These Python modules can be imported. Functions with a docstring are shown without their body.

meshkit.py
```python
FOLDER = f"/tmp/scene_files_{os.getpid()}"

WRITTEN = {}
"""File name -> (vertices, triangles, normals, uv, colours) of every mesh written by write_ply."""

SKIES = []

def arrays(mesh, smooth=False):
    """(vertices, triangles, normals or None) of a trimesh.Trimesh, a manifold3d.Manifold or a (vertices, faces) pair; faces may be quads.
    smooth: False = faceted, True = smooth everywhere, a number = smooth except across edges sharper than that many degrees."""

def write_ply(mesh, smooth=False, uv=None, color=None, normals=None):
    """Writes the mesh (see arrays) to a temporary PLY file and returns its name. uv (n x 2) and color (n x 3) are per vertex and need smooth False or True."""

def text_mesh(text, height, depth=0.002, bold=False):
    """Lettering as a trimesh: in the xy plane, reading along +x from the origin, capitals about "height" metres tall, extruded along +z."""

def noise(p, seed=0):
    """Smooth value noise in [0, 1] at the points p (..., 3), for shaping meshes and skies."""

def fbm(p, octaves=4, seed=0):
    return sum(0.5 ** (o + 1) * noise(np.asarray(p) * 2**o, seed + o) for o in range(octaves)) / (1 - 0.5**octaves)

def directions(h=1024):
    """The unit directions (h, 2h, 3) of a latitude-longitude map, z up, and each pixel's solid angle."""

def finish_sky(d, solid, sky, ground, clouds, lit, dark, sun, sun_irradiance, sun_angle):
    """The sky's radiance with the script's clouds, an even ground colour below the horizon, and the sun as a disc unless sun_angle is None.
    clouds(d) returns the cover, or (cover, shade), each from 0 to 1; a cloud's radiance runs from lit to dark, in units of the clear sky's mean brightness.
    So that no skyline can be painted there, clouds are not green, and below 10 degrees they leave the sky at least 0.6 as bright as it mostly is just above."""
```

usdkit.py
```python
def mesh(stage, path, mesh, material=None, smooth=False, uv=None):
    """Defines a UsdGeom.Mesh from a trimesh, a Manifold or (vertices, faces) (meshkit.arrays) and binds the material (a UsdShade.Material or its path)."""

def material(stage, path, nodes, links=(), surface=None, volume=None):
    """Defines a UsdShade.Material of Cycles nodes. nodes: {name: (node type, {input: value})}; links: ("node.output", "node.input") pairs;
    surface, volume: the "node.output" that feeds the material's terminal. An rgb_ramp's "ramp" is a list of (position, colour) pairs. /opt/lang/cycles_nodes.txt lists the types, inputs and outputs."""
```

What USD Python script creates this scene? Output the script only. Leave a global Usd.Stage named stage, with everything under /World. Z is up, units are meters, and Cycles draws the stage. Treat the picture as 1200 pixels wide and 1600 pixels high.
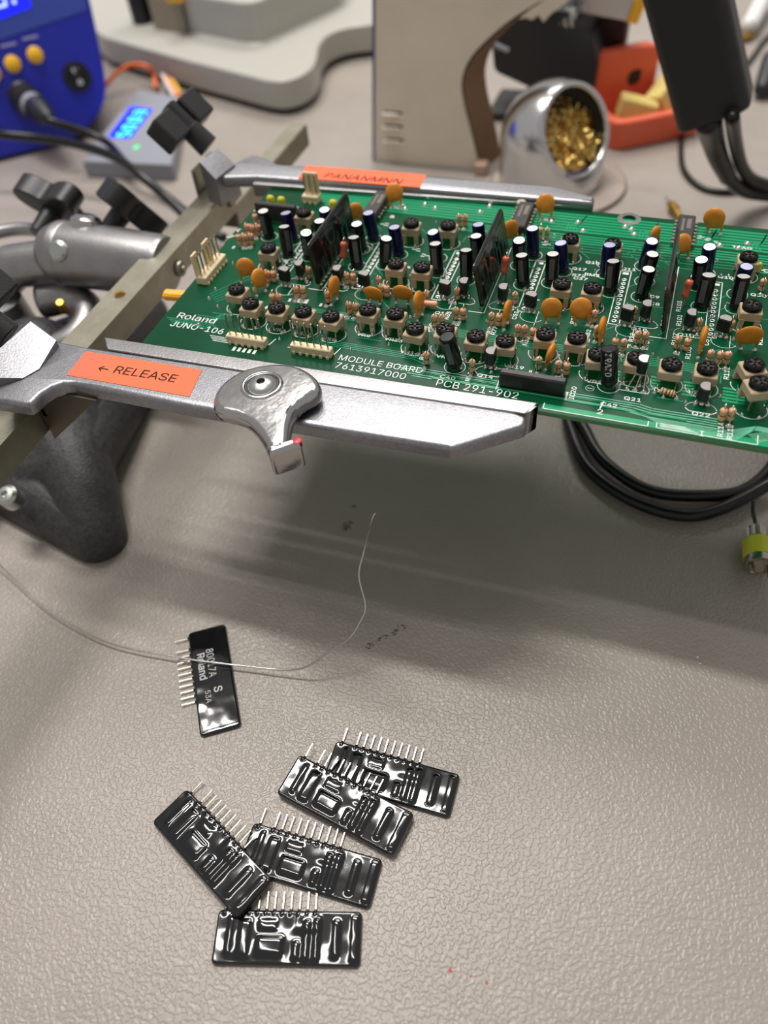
import math, random
import numpy as np, trimesh, shapely, shapely.geometry as sg
import manifold3d as m3
import usdkit, meshkit
from pxr import Usd, UsdGeom, UsdLux, UsdShade, Gf, Sdf

stage = Usd.Stage.CreateInMemory()
UsdGeom.SetStageUpAxis(stage, UsdGeom.Tokens.z)
UsdGeom.SetStageMetersPerUnit(stage, 1.0)
UsdGeom.Xform.Define(stage, '/World')
rnd = random.Random(7)

# ---------------------------------------------------------------- camera
cam = UsdGeom.Camera.Define(stage, '/World/camera')
RIGHT = (0.943599, 0.323243, -0.071665); UP = (-0.204804, 0.739918, 0.640763); BACK = (0.260148, -0.589946, 0.764387); EYE = (0.0, 0.0, 0.256979)
cam.AddTransformOp().Set(Gf.Matrix4d(*RIGHT, 0, *UP, 0, *BACK, 0, *EYE, 1))
cam.CreateHorizontalApertureAttr(36.0); cam.CreateVerticalApertureAttr(48.0)
cam.CreateFocalLengthAttr(36.0)
cam.CreateClippingRangeAttr(Gf.Vec2f(0.01, 20.0))
cam.CreateFocusDistanceAttr(0.258); cam.CreateFStopAttr(9.0)
cam.CreateExposureAttr(0.38)

# ---------------------------------------------------------------- light: a workshop with long ceiling fixtures and pale walls
dome = UsdLux.DomeLight.Define(stage, '/World/room_light')
dome.CreateColorAttr(Gf.Vec3f(1.0, 0.97, 0.93)); dome.CreateIntensityAttr(0.10)

def ceiling_lamp(name, x, y, z, w, d, power):
    l = UsdLux.RectLight.Define(stage, '/World/' + name)
    l.CreateWidthAttr(w); l.CreateHeightAttr(d); l.CreateIntensityAttr(power)
    l.CreateColorAttr(Gf.Vec3f(1.0, 0.965, 0.915))
    l.AddTranslateOp().Set(Gf.Vec3d(x, y, z))
ceiling_lamp('ceiling_lamp', -0.55, 0.58, 1.75, 0.80, 0.10, 66.0)
ceiling_lamp('ceiling_lamp_001', -0.45, 1.60, 1.75, 1.10, 0.70, 8.5)
ceiling_lamp('ceiling_lamp_002', -0.45, 0.20, 1.75, 0.80, 0.05, 30.0)

# ---------------------------------------------------------------- helpers (all lengths in millimetres until a mesh is defined)
def rgb(r, g, b):
    return tuple(((c / 255 + 0.055) / 1.055) ** 2.4 if c > 10 else c / 255 / 12.92 for c in (r, g, b))

USED = {}
def numbered(parent, name):
    k = (parent, name); n = USED.get(k, 0); USED[k] = n + 1
    return f'{parent}/{name}' + (f'_{n:03d}' if n else '')

def tag(prim, label=None, category=None, group=None, kind=None):
    for k, v in (('label', label), ('category', category), ('group', group), ('kind', kind)):
        if v: prim.SetCustomDataByKey(k, v)
    return prim

ORIGIN = {}
def thing(name, label, category, loc=(0, 0, 0), group=None):
    p = numbered('/World', name)
    x = UsdGeom.Xform.Define(stage, p)
    x.AddTranslateOp().Set(Gf.Vec3d(*(c * 0.001 for c in loc)))
    ORIGIN[p] = np.array(loc, float)
    tag(x.GetPrim(), label, category, group)
    return p

def obj(name, mesh, mat, parent='/World', smooth=30, label=None, category=None, group=None, kind=None):
    """One Mesh prim; the mesh is given in world millimetres (or in the parent's own when its origin is 0)."""
    p = numbered(parent, name)
    v, f, n = meshkit.arrays(mesh, False)
    v = (v - ORIGIN.get(parent, np.zeros(3))) * 0.001
    ORIGIN[p] = ORIGIN.get(parent, np.zeros(3))
    t = trimesh.Trimesh(v * 1000, f, process=False)
    if smooth:
        v2, f2, n2 = meshkit.arrays(trimesh.Trimesh(*weld(t), process=False), smooth)
        m = usdkit.mesh(stage, p, (v2, f2), mat)
        m.GetPointsAttr().Set([Gf.Vec3f(*map(float, q)) for q in v2 * 0.001])
        m.CreateNormalsAttr([Gf.Vec3f(*map(float, q)) for q in n2]); m.SetNormalsInterpolation('vertex')
    else:
        m = usdkit.mesh(stage, p, (v, f), mat)
    tag(m.GetPrim(), label, category, group, kind)
    return p

def weld(t):
    q = np.round(t.vertices, 5)
    u, inv = np.unique(q, axis=0, return_inverse=True)
    f = inv.reshape(-1)[t.faces]
    ok = (f[:, 0] != f[:, 1]) & (f[:, 1] != f[:, 2]) & (f[:, 0] != f[:, 2])
    return u, f[ok]

def cat(*ms):
    ms = [m for m in ms if m is not None]
    vs, fs, k = [], [], 0
    for m in ms:
        v, f, _ = meshkit.arrays(m, False); vs.append(v); fs.append(f + k); k += len(v)
    return trimesh.Trimesh(np.vstack(vs), np.vstack(fs), process=False)

def box(cx, cy, cz, sx, sy, sz, b=0.0):
    """Box with chamfered edges, cz is its middle."""
    if b <= 0:
        m = trimesh.creation.box((sx, sy, sz)); m.apply_translation((cx, cy, cz)); return m
    pts = []
    for s in np.ndindex(2, 2, 2):
        s = np.array(s) * 2 - 1
        for k in range(3):
            h = np.array([sx, sy, sz]) / 2 - b; h[k] += b
            pts.append(s * h)
    m = trimesh.convex.convex_hull(np.array(pts)); m.apply_translation((cx, cy, cz)); return m

def frame(d):
    d = np.asarray(d, float); d = d / np.linalg.norm(d)
    a = np.array([0, 0, 1.0]) if abs(d[2]) < 0.9 else np.array([1.0, 0, 0])
    u = np.cross(a, d); u /= np.linalg.norm(u)
    return u, np.cross(d, u), d

def place(m, origin, d=(0, 0, 1), x=None):
    """Local mesh: z along d, x along x (if given), moved to origin."""
    v, f, _ = meshkit.arrays(m, False)
    if x is None: u, w, d = frame(d)
    else:
        d = np.asarray(d, float) / np.linalg.norm(d); x = np.asarray(x, float); u = x - (x @ d) * d; u /= np.linalg.norm(u); w = np.cross(d, u)
    return trimesh.Trimesh(v @ np.stack([u, w, d]) + np.asarray(origin, float), f, process=False)

def rotz(m, deg, c=(0, 0, 0)):
    v, f, _ = meshkit.arrays(m, False); a = math.radians(deg); R = np.array([[math.cos(a), math.sin(a), 0], [-math.sin(a), math.cos(a), 0], [0, 0, 1]])
    return trimesh.Trimesh((v - c) @ R + c, f, process=False)

def lathe(profile, n=24):
    """profile (r, z) from bottom to top around z; r=0 ends close it."""
    v, f = [], []
    P = len(profile)
    for i in range(n):
        a = 2 * math.pi * i / n
        v += [(r * math.cos(a), r * math.sin(a), z) for r, z in profile]
    for i in range(n):
        j = (i + 1) % n
        for k in range(P - 1):
            a, b, c, d = i * P + k, j * P + k, j * P + k + 1, i * P + k + 1
            if profile[k][0] > 1e-9: f.append((a, b, c))
            if profile[k + 1][0] > 1e-9: f.append((a, c, d))
    return trimesh.Trimesh(*weld(trimesh.Trimesh(np.array(v), np.array(f), process=False)), process=False)

def cyl(p0, p1, r0, r1=None, n=16, b=0.0):
    p0, p1 = np.asarray(p0, float), np.asarray(p1, float); r1 = r0 if r1 is None else r1; L = np.linalg.norm(p1 - p0)
    pr = [(0, 0), (r0 - b, 0), (r0, b), (r1, L - b), (r1 - b, L), (0, L)] if b > 0 else [(0, 0), (r0, 0), (r1, L), (0, L)]
    return place(lathe(pr, n), p0, p1 - p0)

def spline(pts, n=8):
    P = np.asarray(pts, float); P = np.vstack([2 * P[0] - P[1], P, 2 * P[-1] - P[-2]]); out = []
    for i in range(1, len(P) - 2):
        for t in np.linspace(0, 1, n, endpoint=False):
            a, b, c, d = P[i - 1], P[i], P[i + 1], P[i + 2]
            out.append(0.5 * (2 * b + (c - a) * t + (2 * a - 5 * b + 4 * c - d) * t * t + (3 * b - a - 3 * c + d) * t ** 3))
    return np.array(out + [P[-2]])

def tube(pts, r, n=10):
    P = np.asarray(pts, float); r = np.broadcast_to(r, len(P)); T = np.gradient(P, axis=0); T /= np.linalg.norm(T, axis=1)[:, None]
    u, w, _ = frame(T[0]); v, f = [], []
    for i in range(len(P)):
        u = u - (u @ T[i]) * T[i]; u /= np.linalg.norm(u); w = np.cross(T[i], u)
        for k in range(n):
            a = 2 * math.pi * k / n; v.append(P[i] + r[i] * (math.cos(a) * u + math.sin(a) * w))
    for i in range(len(P) - 1):
        for k in range(n):
            a, b = i * n + k, i * n + (k + 1) % n
            f += [(a, b, b + n), (a, b + n, a + n)]
    v += [P[0], P[-1]]; c0, c1 = len(v) - 2, len(v) - 1; e = (len(P) - 1) * n
    for k in range(n): f += [(c0, (k + 1) % n, k), (c1, e + k, e + (k + 1) % n)]
    return trimesh.Trimesh(np.array(v), np.array(f), process=False)

def cap_tris(poly):
    import mapbox_earcut as ec
    p = np.asarray(poly, float)[:, :2]
    return ec.triangulate_float64(p, np.array([len(p)], np.uint32)).reshape(-1, 3)

def densify(poly, step):
    P = np.asarray(poly, float); out = []
    for a, b in zip(P, np.roll(P, -1, 0)):
        n = max(1, int(np.linalg.norm(b - a) / step)); out += [a + (b - a) * t for t in np.linspace(0, 1, n, endpoint=False)]
    return np.array(out)

def ccw(P):
    P = np.asarray(P, float); x, y = P[:, 0], P[:, 1]
    return P if (x * np.roll(y, -1) - y * np.roll(x, -1)).sum() > 0 else P[::-1]

def inset(P, d):
    a = P - np.roll(P, 1, 0); b = np.roll(P, -1, 0) - P
    na = np.stack([-a[:, 1], a[:, 0]], 1); nb = np.stack([-b[:, 1], b[:, 0]], 1)
    na /= np.linalg.norm(na, axis=1)[:, None] + 1e-12; nb /= np.linalg.norm(nb, axis=1)[:, None] + 1e-12
    m = na + nb; m /= np.maximum((m * m).sum(1), 0.5)[:, None] / 2
    return P + m * d

def prism(poly, rings):
    """Loft of one outline: rings = [(z, inset)] from bottom to top, capped."""
    P = ccw(poly); n = len(P); v, f = [], []
    for z, d in rings: v.append(np.column_stack([inset(P, d) if d else P, np.full(n, z)]))
    for i in range(len(rings) - 1):
        for k in range(n):
            a, b = i * n + k, i * n + (k + 1) % n; f += [(a, b, b + n), (a, b + n, a + n)]
    t = cap_tris(P); f += [tuple(x) for x in t + (len(rings) - 1) * n]; f += [tuple(x[::-1]) for x in t]
    m = trimesh.Trimesh(np.vstack(v), np.array(f), process=False)
    # earcut winding may be clockwise: make caps agree
    tri = v[0][:, :2][t[0]]; s = np.cross(tri[1] - tri[0], tri[2] - tri[0])
    if s < 0:
        F = m.faces.copy(); k = len(t); F[-2 * k:] = F[-2 * k:, ::-1]; m = trimesh.Trimesh(m.vertices, F, process=False)
    return m

def slab(poly, z0, z1, b=0.6):
    return prism(poly, [(z0, 0), (z1 - b, 0), (z1 - b * 0.35, b * 0.3), (z1, b)])

def rounded(pts, r, n=6):
    """Polygon with its corners rounded by r (number or one per corner)."""
    P = np.asarray(pts, float); R = np.broadcast_to(r, len(P)); out = []
    for i in range(len(P)):
        a, b, c = P[i - 1], P[i], P[(i + 1) % len(P)]
        u, w = (a - b), (c - b); lu, lw = np.linalg.norm(u), np.linalg.norm(w); u, w = u / lu, w / lw
        k = min(R[i], lu * 0.48, lw * 0.48)
        if k < 1e-6: out.append(b); continue
        s, e = b + u * k, b + w * k
        out += [(1 - t) ** 2 * s + 2 * t * (1 - t) * b + t * t * e for t in np.linspace(0, 1, n)]
    return np.array(out)

def hull_chain(nodes, links, res=2.0, smooth=8):
    """Skin over spheres: nodes {name: (x, y, z, r)}, links [(a, b, ...)]."""
    def ball(x, y, z, r): return m3.Manifold.sphere(r, 28).translate((x, y, z))
    parts = [m3.Manifold.batch_hull([ball(*nodes[k]) for k in l]) for l in links]
    m = m3.Manifold.batch_boolean(parts, m3.OpType.Add)
    m = m.refine_to_length(res)
    v, f, _ = meshkit.arrays(m, False)
    t = trimesh.Trimesh(v, f, process=True)
    trimesh.smoothing.filter_taubin(t, iterations=smooth)
    return t

def text(s, h, depth=0.05, bold=False, shear=0.0, width=1.0):
    m = meshkit.text_mesh(s, h * 0.001, depth * 0.001, bold)
    v = np.array(m.vertices) * 1000
    v[:, 0] = v[:, 0] * width + v[:, 1] * shear
    return trimesh.Trimesh(v, m.faces, process=False)

def text_at(s, x, y, z, h, deg=0, depth=0.05, bold=False, shear=0.0, width=1.0, center=False):
    m = text(s, h, depth, bold, shear, width)
    if center: m.apply_translation((-m.bounds[:, 0].mean(), -m.bounds[:, 1].mean(), 0))
    m = rotz(m, deg); m.apply_translation((x, y, z)); return m

# ---------------------------------------------------------------- materials
LOOKS = '/World/Looks'
def mat(name, color, rough=0.5, metal=0.0, coat=0.0, bump=None, vary=None, spec=0.5, **kw):
    """Principled material; bump = (scale, strength, distance_m[, detail]); vary = (scale, second colour[, contrast])."""
    p = {'base_color': color, 'roughness': rough, 'metallic': metal, 'coat_weight': coat, 'specular_ior_level': spec}; p.update(kw)
    nodes = {'p': ('principled_bsdf', p)}; links = []
    if bump or vary: nodes['t'] = ('texture_coordinate', {})
    if vary:
        c = vary[2] if len(vary) > 2 else 0.15
        nodes['vn'] = ('noise_texture', {'scale': vary[0], 'detail': 4.0, 'roughness': 0.6})
        nodes['vr'] = ('rgb_ramp', {'ramp': [(0.5 - c, color), (0.5 + c, vary[1])]})
        links += [('t.object', 'vn.vector'), ('vn.fac', 'vr.fac'), ('vr.color', 'p.base_color')]
    if bump:
        nodes['bn'] = ('noise_texture', {'scale': bump[0], 'detail': bump[3] if len(bump) > 3 else 2.0, 'roughness': 0.55})
        nodes['b'] = ('bump', {'strength': bump[1], 'distance': bump[2]})
        links += [('t.object', 'bn.vector'), ('bn.fac', 'b.height'), ('b.normal', 'p.normal')]
    return usdkit.material(stage, f'{LOOKS}/{name}', nodes, links, surface='p.BSDF')

def glow(name, color, strength):
    return usdkit.material(stage, f'{LOOKS}/{name}', {'p': ('principled_bsdf', {'base_color': color, 'roughness': 0.3, 'emission_color': color, 'emission_strength': strength})}, surface='p.BSDF')

M = {}
M['alu'] = mat('cast_aluminium', rgb(146, 144, 146), 0.38, 1.0, vary=(160, rgb(162, 160, 160), 0.3), bump=(900, 0.25, 0.0003, 4))
M['alu_worn'] = mat('worn_aluminium', rgb(134, 135, 142), 0.40, 1.0, vary=(700, rgb(158, 157, 160), 0.25), bump=(1500, 0.3, 0.00025, 3))
M['alu_polish'] = mat('polished_aluminium', rgb(186, 184, 184), 0.16, 1.0, bump=(260, 0.12, 0.0006))
M['steel'] = mat('plated_steel', rgb(168, 164, 150), 0.40, 1.0, vary=(90, rgb(150, 145, 128), 0.2), bump=(700, 0.15, 0.0003))
M['bolt'] = mat('zinc_bolt', rgb(186, 190, 184), 0.3, 1.0, bump=(800, 0.15, 0.0003))
M['chrome'] = mat('brushed_chrome', rgb(214, 214, 216), 0.2, 1.0)
M['black_cast'] = mat('black_cast_iron', rgb(38, 37, 38), 0.5, 0.0, bump=(900, 0.6, 0.0006, 4), vary=(420, rgb(60, 59, 59), 0.16))
M['black_plastic'] = mat('black_plastic', rgb(28, 28, 30), 0.42, bump=(1200, 0.2, 0.0003))
M['rubber'] = mat('black_rubber', rgb(26, 26, 26), 0.4)
M['cable'] = mat('black_cable', rgb(13, 13, 13), 0.3, spec=0.4)
M['epoxy'] = mat('black_epoxy', rgb(12, 12, 15), 0.09, coat=0.5)
M['epoxy_dull'] = mat('worn_black_epoxy', rgb(24, 22, 22), 0.22, coat=0.2)
M['pin'] = mat('tinned_pin', rgb(205, 198, 182), 0.22, 1.0)
M['solder'] = mat('solder', rgb(214, 214, 210), 0.25, 1.0)
M['white_ink'] = mat('white_ink', rgb(226, 230, 224), 0.55)
M['grey_ink'] = mat('grey_ink', rgb(190, 190, 188), 0.5)
M['cream'] = mat('cream_plastic', rgb(228, 208, 172), 0.45)
M['housing'] = mat('beige_housing', rgb(184, 164, 134), 0.5)
M['rotor'] = mat('black_rotor', rgb(12, 12, 13), 0.13, spec=0.28)
M['can_black'] = mat('black_sleeve', rgb(14, 15, 16), 0.2, spec=0.4)
M['can_navy'] = mat('navy_sleeve', rgb(18, 16, 66), 0.2, spec=0.4)
M['can_top'] = mat('capacitor_aluminium', rgb(222, 222, 220), 0.38, 0.7)
M['can_top_navy'] = mat('capacitor_top_violet', rgb(196, 196, 226), 0.36, 0.6)
M['can_top_dark'] = mat('capacitor_top_black', rgb(40, 42, 44), 0.25)
M['stripe'] = mat('sleeve_stripe', rgb(84, 86, 90), 0.3)
M['ceramic'] = mat('ochre_ceramic', rgb(214, 140, 40), 0.42, vary=(500, rgb(196, 122, 34), 0.2))
M['resistor'] = mat('salmon_resistor', rgb(226, 166, 126), 0.4)
M['resistor_red'] = mat('red_resistor', rgb(214, 102, 80), 0.4)
M['resistor_tan'] = mat('tan_resistor', rgb(206, 182, 132), 0.4)
M['band_brown'] = mat('brown_band', rgb(110, 66, 36), 0.45)
M['trans'] = mat('transistor_black', rgb(26, 25, 26), 0.35)
M['trans_grey'] = mat('transistor_grey_face', rgb(150, 145, 142), 0.4)
M['ic'] = mat('ic_black', rgb(34, 33, 33), 0.38, vary=(300, rgb(46, 44, 42), 0.2))
M['ic_ink'] = mat('faded_ic_ink', rgb(108, 98, 92), 0.5)
M['yellow'] = mat('yellow_component', rgb(226, 214, 60), 0.4)
M['trace'] = mat('trace_green', rgb(36, 150, 108), 0.28, spec=0.3)
M['trace_pale'] = mat('trace_pale_green', rgb(110, 190, 156), 0.28, spec=0.3)
M['pour'] = mat('copper_pour_green', rgb(10, 148, 98), 0.27, spec=0.32)
M['fr4_edge'] = mat('board_edge_green', rgb(70, 120, 74), 0.5)
M['orange_label'] = mat('orange_label', rgb(246, 116, 80), 0.6, spec=0.2)
M['pale_label'] = mat('label_worn_edge', rgb(250, 176, 146), 0.5)
M['black_ink'] = mat('black_ink', rgb(52, 18, 14), 0.6, spec=0.2)
M['red_paint'] = mat('red_paint', rgb(190, 36, 48), 0.4)
M['amber'] = mat('amber_plastic', rgb(240, 170, 40), 0.4)
M['blue_case'] = mat('blue_case', rgb(28, 40, 168), 0.42)
M['blue_panel'] = mat('blue_panel_light', rgb(56, 78, 172), 0.42)
M['yellow_button'] = mat('yellow_button', rgb(246, 190, 40), 0.4)
M['panel_ink'] = mat('panel_ink', rgb(150, 150, 200), 0.5)
M['grey_case'] = mat('grey_case', rgb(140, 142, 152), 0.45)
M['beige'] = mat('beige_paint', rgb(176, 174, 166), 0.4)
M['sheet'] = mat('brushed_sheet', rgb(230, 219, 202), 0.45, 0.1, vary=(18, rgb(214, 202, 184), 0.25))
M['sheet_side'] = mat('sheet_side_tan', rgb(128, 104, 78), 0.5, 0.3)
M['sheet_blue'] = mat('sheet_protective_blue', rgb(72, 70, 130), 0.45)
M['orange_rubber'] = mat('orange_rubber', rgb(226, 100, 66), 0.5)
M['sponge'] = mat('yellow_sponge', rgb(214, 192, 116), 0.9, bump=(500, 0.8, 0.001, 3))
M['burnt'] = mat('burnt_rubber', rgb(46, 34, 28), 0.8)
M['brass'] = mat('brass_wool', rgb(236, 204, 128), 0.22, 1.0)
M['brass_tip'] = mat('brass_tip', rgb(176, 138, 66), 0.35, 0.9)
M['dark_inside'] = mat('dark_inside', rgb(36, 26, 14), 0.6)
M['orange_wire'] = mat('orange_wire', rgb(232, 106, 36), 0.4)
M['white_wire'] = mat('white_wire', rgb(226, 214, 206), 0.4)
M['yellow_wire'] = mat('yellow_wire', rgb(224, 186, 70), 0.4)
M['yellow_band'] = mat('yellow_tape', rgb(202, 204, 50), 0.4)
M['white_plastic'] = mat('white_plastic', rgb(226, 226, 224), 0.4)
M['nickel'] = mat('nickel', rgb(186, 178, 166), 0.25, 1.0)
M['gun'] = mat('charcoal_plastic', rgb(28, 27, 26), 0.5, bump=(1500, 0.2, 0.0003))
M['lcd_blue'] = glow('lcd_blue', rgb(10, 20, 250), 1.3)
M['lcd_digit'] = glow('lcd_digit', rgb(170, 190, 255), 1.2)
M['led_panel'] = glow('led_panel_blue', rgb(6, 12, 230), 1.2)
M['led_digit'] = glow('led_digit_cyan', rgb(60, 190, 255), 2.6)
M['led_green'] = glow('led_green', rgb(40, 200, 120), 1.2)
M['smudge'] = mat('dark_smudge', rgb(58, 54, 52), 0.7)
M['rust'] = mat('rust_stain', rgb(180, 140, 60), 0.6)

# laminate table top: warm grey, worm-like embossed grain, slight sheen, faint smears
def table_material():
    n = {'g': ('texture_coordinate', {}),
         'warp': ('noise_texture', {'scale': 420.0, 'detail': 1.0}),
         'ws': ('mix_vector', {'fac': 0.0028}),
         'grain': ('noise_texture', {'scale': 800.0, 'detail': 0.0, 'roughness': 0.4, 'distortion': 0.5}),
         'ridge': ('map_range', {'range_type': 'smoothstep', 'from_min': 0.36, 'from_max': 0.64, 'to_min': 0.0, 'to_max': 1.0}),
         'bump': ('bump', {'strength': 0.42, 'distance': 0.00032}),
         'stain': ('noise_texture', {'scale': 9.0, 'detail': 6.0, 'roughness': 0.65}),
         'ramp': ('rgb_ramp', {'ramp': [(0.36, rgb(150, 141, 133)), (0.64, rgb(160, 151, 143))]}),
         'rr': ('map_range', {'from_min': 0.3, 'from_max': 0.7, 'to_min': 0.34, 'to_max': 0.42}),
         'p': ('principled_bsdf', {'specular_ior_level': 0.55})}
    l = [('g.object', 'grain.vector'), ('grain.fac', 'ridge.value'), ('ridge.result', 'bump.height'), ('bump.normal', 'p.normal'),
         ('g.object', 'stain.vector'), ('stain.fac', 'ramp.fac'), ('ramp.color', 'p.base_color'), ('stain.fac', 'rr.value'), ('rr.result', 'p.roughness')]
    del n['warp'], n['ws']
    return usdkit.material(stage, f'{LOOKS}/laminate', n, l, surface='p.BSDF')
M['table'] = table_material()

# circuit board laminate: green lacquer over glass fibre that lets a little light through
def board_material():
    n = {'t': ('texture_coordinate', {}), 'vn': ('noise_texture', {'scale': 22.0, 'detail': 3.0}),
         'vr': ('rgb_ramp', {'ramp': [(0.4, rgb(6, 76, 52)), (0.6, rgb(8, 90, 62))]}),
         'p': ('principled_bsdf', {'roughness': 0.27, 'specular_ior_level': 0.32}),
         'tr': ('translucent_bsdf', {'color': rgb(96, 200, 120)}), 'm': ('mix_closure', {'fac': 0.4})}
    l = [('t.object', 'vn.vector'), ('vn.fac', 'vr.fac'), ('vr.color', 'p.base_color'), ('p.BSDF', 'm.closure1'), ('tr.BSDF', 'm.closure2')]
    return usdkit.material(stage, f'{LOOKS}/board_green', n, l, surface='m.closure')
M['board'] = board_material()

# ---------------------------------------------------------------- the workbench
tb = box(-60, 420, -15, 1700, 1300, 30, 3)
obj('workbench', tb, M['table'], smooth=False, label='warm grey embossed laminate workbench top under everything', category='workbench')

# ---------------------------------------------------------------- the circuit board vise
VI = thing('circuit_board_vise', 'metal circuit board vise with two aluminium arms on a crossbar gripping the green board', 'vise', (-240, 200, 0))
# crossbar: square steel tube under both arms, its lower rail sticking out behind
outer = m3.Manifold.cube((12.5, 270, 12), False).translate((-209.6, 40, 68)); inner = m3.Manifold.cube((9.5, 274, 9), False).translate((-208.1, 38, 69.5))
bar = obj('crossbar', cat(outer - inner), M['steel'], VI, 20)
obj('rail', box(-203, 356, 64, 10.5, 92, 12, 0.7), M['steel'], VI, 20)
yz = np.array([252.7, 71.6])
sc = obj('crossbar_screw', cat(place(lathe([(0, 2.6), (1.4, 2.6), (1.6, 1.6), (2.2, 1.9), (3.4, 1.4), (3.7, 0.6), (3.7, 0), (0, 0)], 20), (-197, *yz), (1, 0, 0))), M['steel'], VI)
obj('stain', cyl([-203.1, 217.5, 80.02], [-202.7, 217.1, 80.12], 2.4, 1.8, 10), M['rust'], bar, label='rusty yellow stain on the crossbar')

# front arm ----------------------------------------------------------------
arm_out = [(-181.6, 170.3), (-102.8, 172.6), (-29.8, 174.8), (-25.4, 173.6), (-25.1, 169.3), (-43.9, 154.6), (-75.3, 153.3), (-129.8, 151.2), (-166.4, 151.3), (-175.6, 151.6), (-179.3, 150.7), (-182.1, 148.0), (-183.7, 144.2), (-183.9, 140.2), (-184.9, 138.0), (-198.8, 137.1), (-207.3, 148.1), (-196.1, 150.6), (-193.2, 156.2), (-195.9, 170.6)]
arm_out = rounded(arm_out, [0.5, 0, 1, 1.5, 1.5, 1.2] + [0] * 14, 4)
A1 = obj('arm', prism(arm_out, [(88.6, 0.6), (89.2, 0), (92.4, 0), (93.4, 0.45), (94, 1.5)]), M['alu_worn'], VI, 40, label='front cast aluminium arm')
lip = [(-181.0, 178.1), (-23.7, 182.0), (-26.8, 176.0), (-94.4, 173.8), (-175.7, 172.2)]
obj('board_lip', slab(lip, 90.2, 92.5, 0.5), M['alu'], A1, 40)
obj('lower_jaw', slab([(x, y - (0.8 if y > 178.9 else 0)) for x, y in lip], 82.4, 88.2, 0.4), M['alu'], A1, 40)
obj('groove_web', slab([(x, y - (1.3 if y > 178.9 else 0.05)) for x, y in lip], 82.4, 92.2, 0.3), M['alu'], A1, 40)
# raised end block rising up and to the left, with its knob
blk = [(-193.5, 168.5), (-190.2, 154.1), (-192.9, 148.3), (-204.1, 145.5)]
yb0, yb1 = 152.0, 178.0
def end_block(y0, y1, x0, ln, th, z):
    poly = [(0, 0), (ln * 0.72, ln * 0.72), (ln * 0.72 - th * 0.7, ln * 0.72 + th * 0.7 - 2), (-th * 0.9, 0.5), (-th * 0.9, -5.0), (0, -5.0)]
    P = [(-a, b) for a, b in poly]
    m = prism(rounded([(x, y) for x, y in P], 0.8, 4), [(y0, 0.8), (y0 + 0.8, 0), (y1 - 0.8, 0), (y1, 0.8)])
    v = m.vertices[:, [0, 2, 1]] * [1, 1, 1]; v[:, 0] += x0; v[:, 2] += z
    return trimesh.Trimesh(v, m.faces[:, ::-1], process=False)
flange = [(-192.6, 167.8), (-203.1, 170.3), (-204.8, 150.1), (-201.1, 143.1), (-194.3, 148.8), (-191.6, 154.7)]
def flange_mesh(top, z_top, z_bot):
    n = len(top); v = [(x, y, z) for (x, y), z in zip(top, z_top)] + [(x, y, z_bot) for x, y in top]
    t = cap_tris(ccw(top)) if (ccw(top)[0] == np.asarray(top)[0]).all() else None
    tri = [tuple(x) for x in cap_tris(np.asarray(top))]
    f = list(tri) + [tuple(np.array(x)[::-1] + n) for x in tri]
    for k in range(n): a, b = k, (k + 1) % n; f += [(a, a + n, b + n), (a, b + n, b)]
    m = trimesh.Trimesh(np.array(v, float), np.array(f), process=True); trimesh.repair.fix_normals(m); return m
obj('arm_end', flange_mesh(flange, [96.5, 101, 101, 98, 94.4, 94.4], 84), M['alu_worn'], A1, 25)
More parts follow.
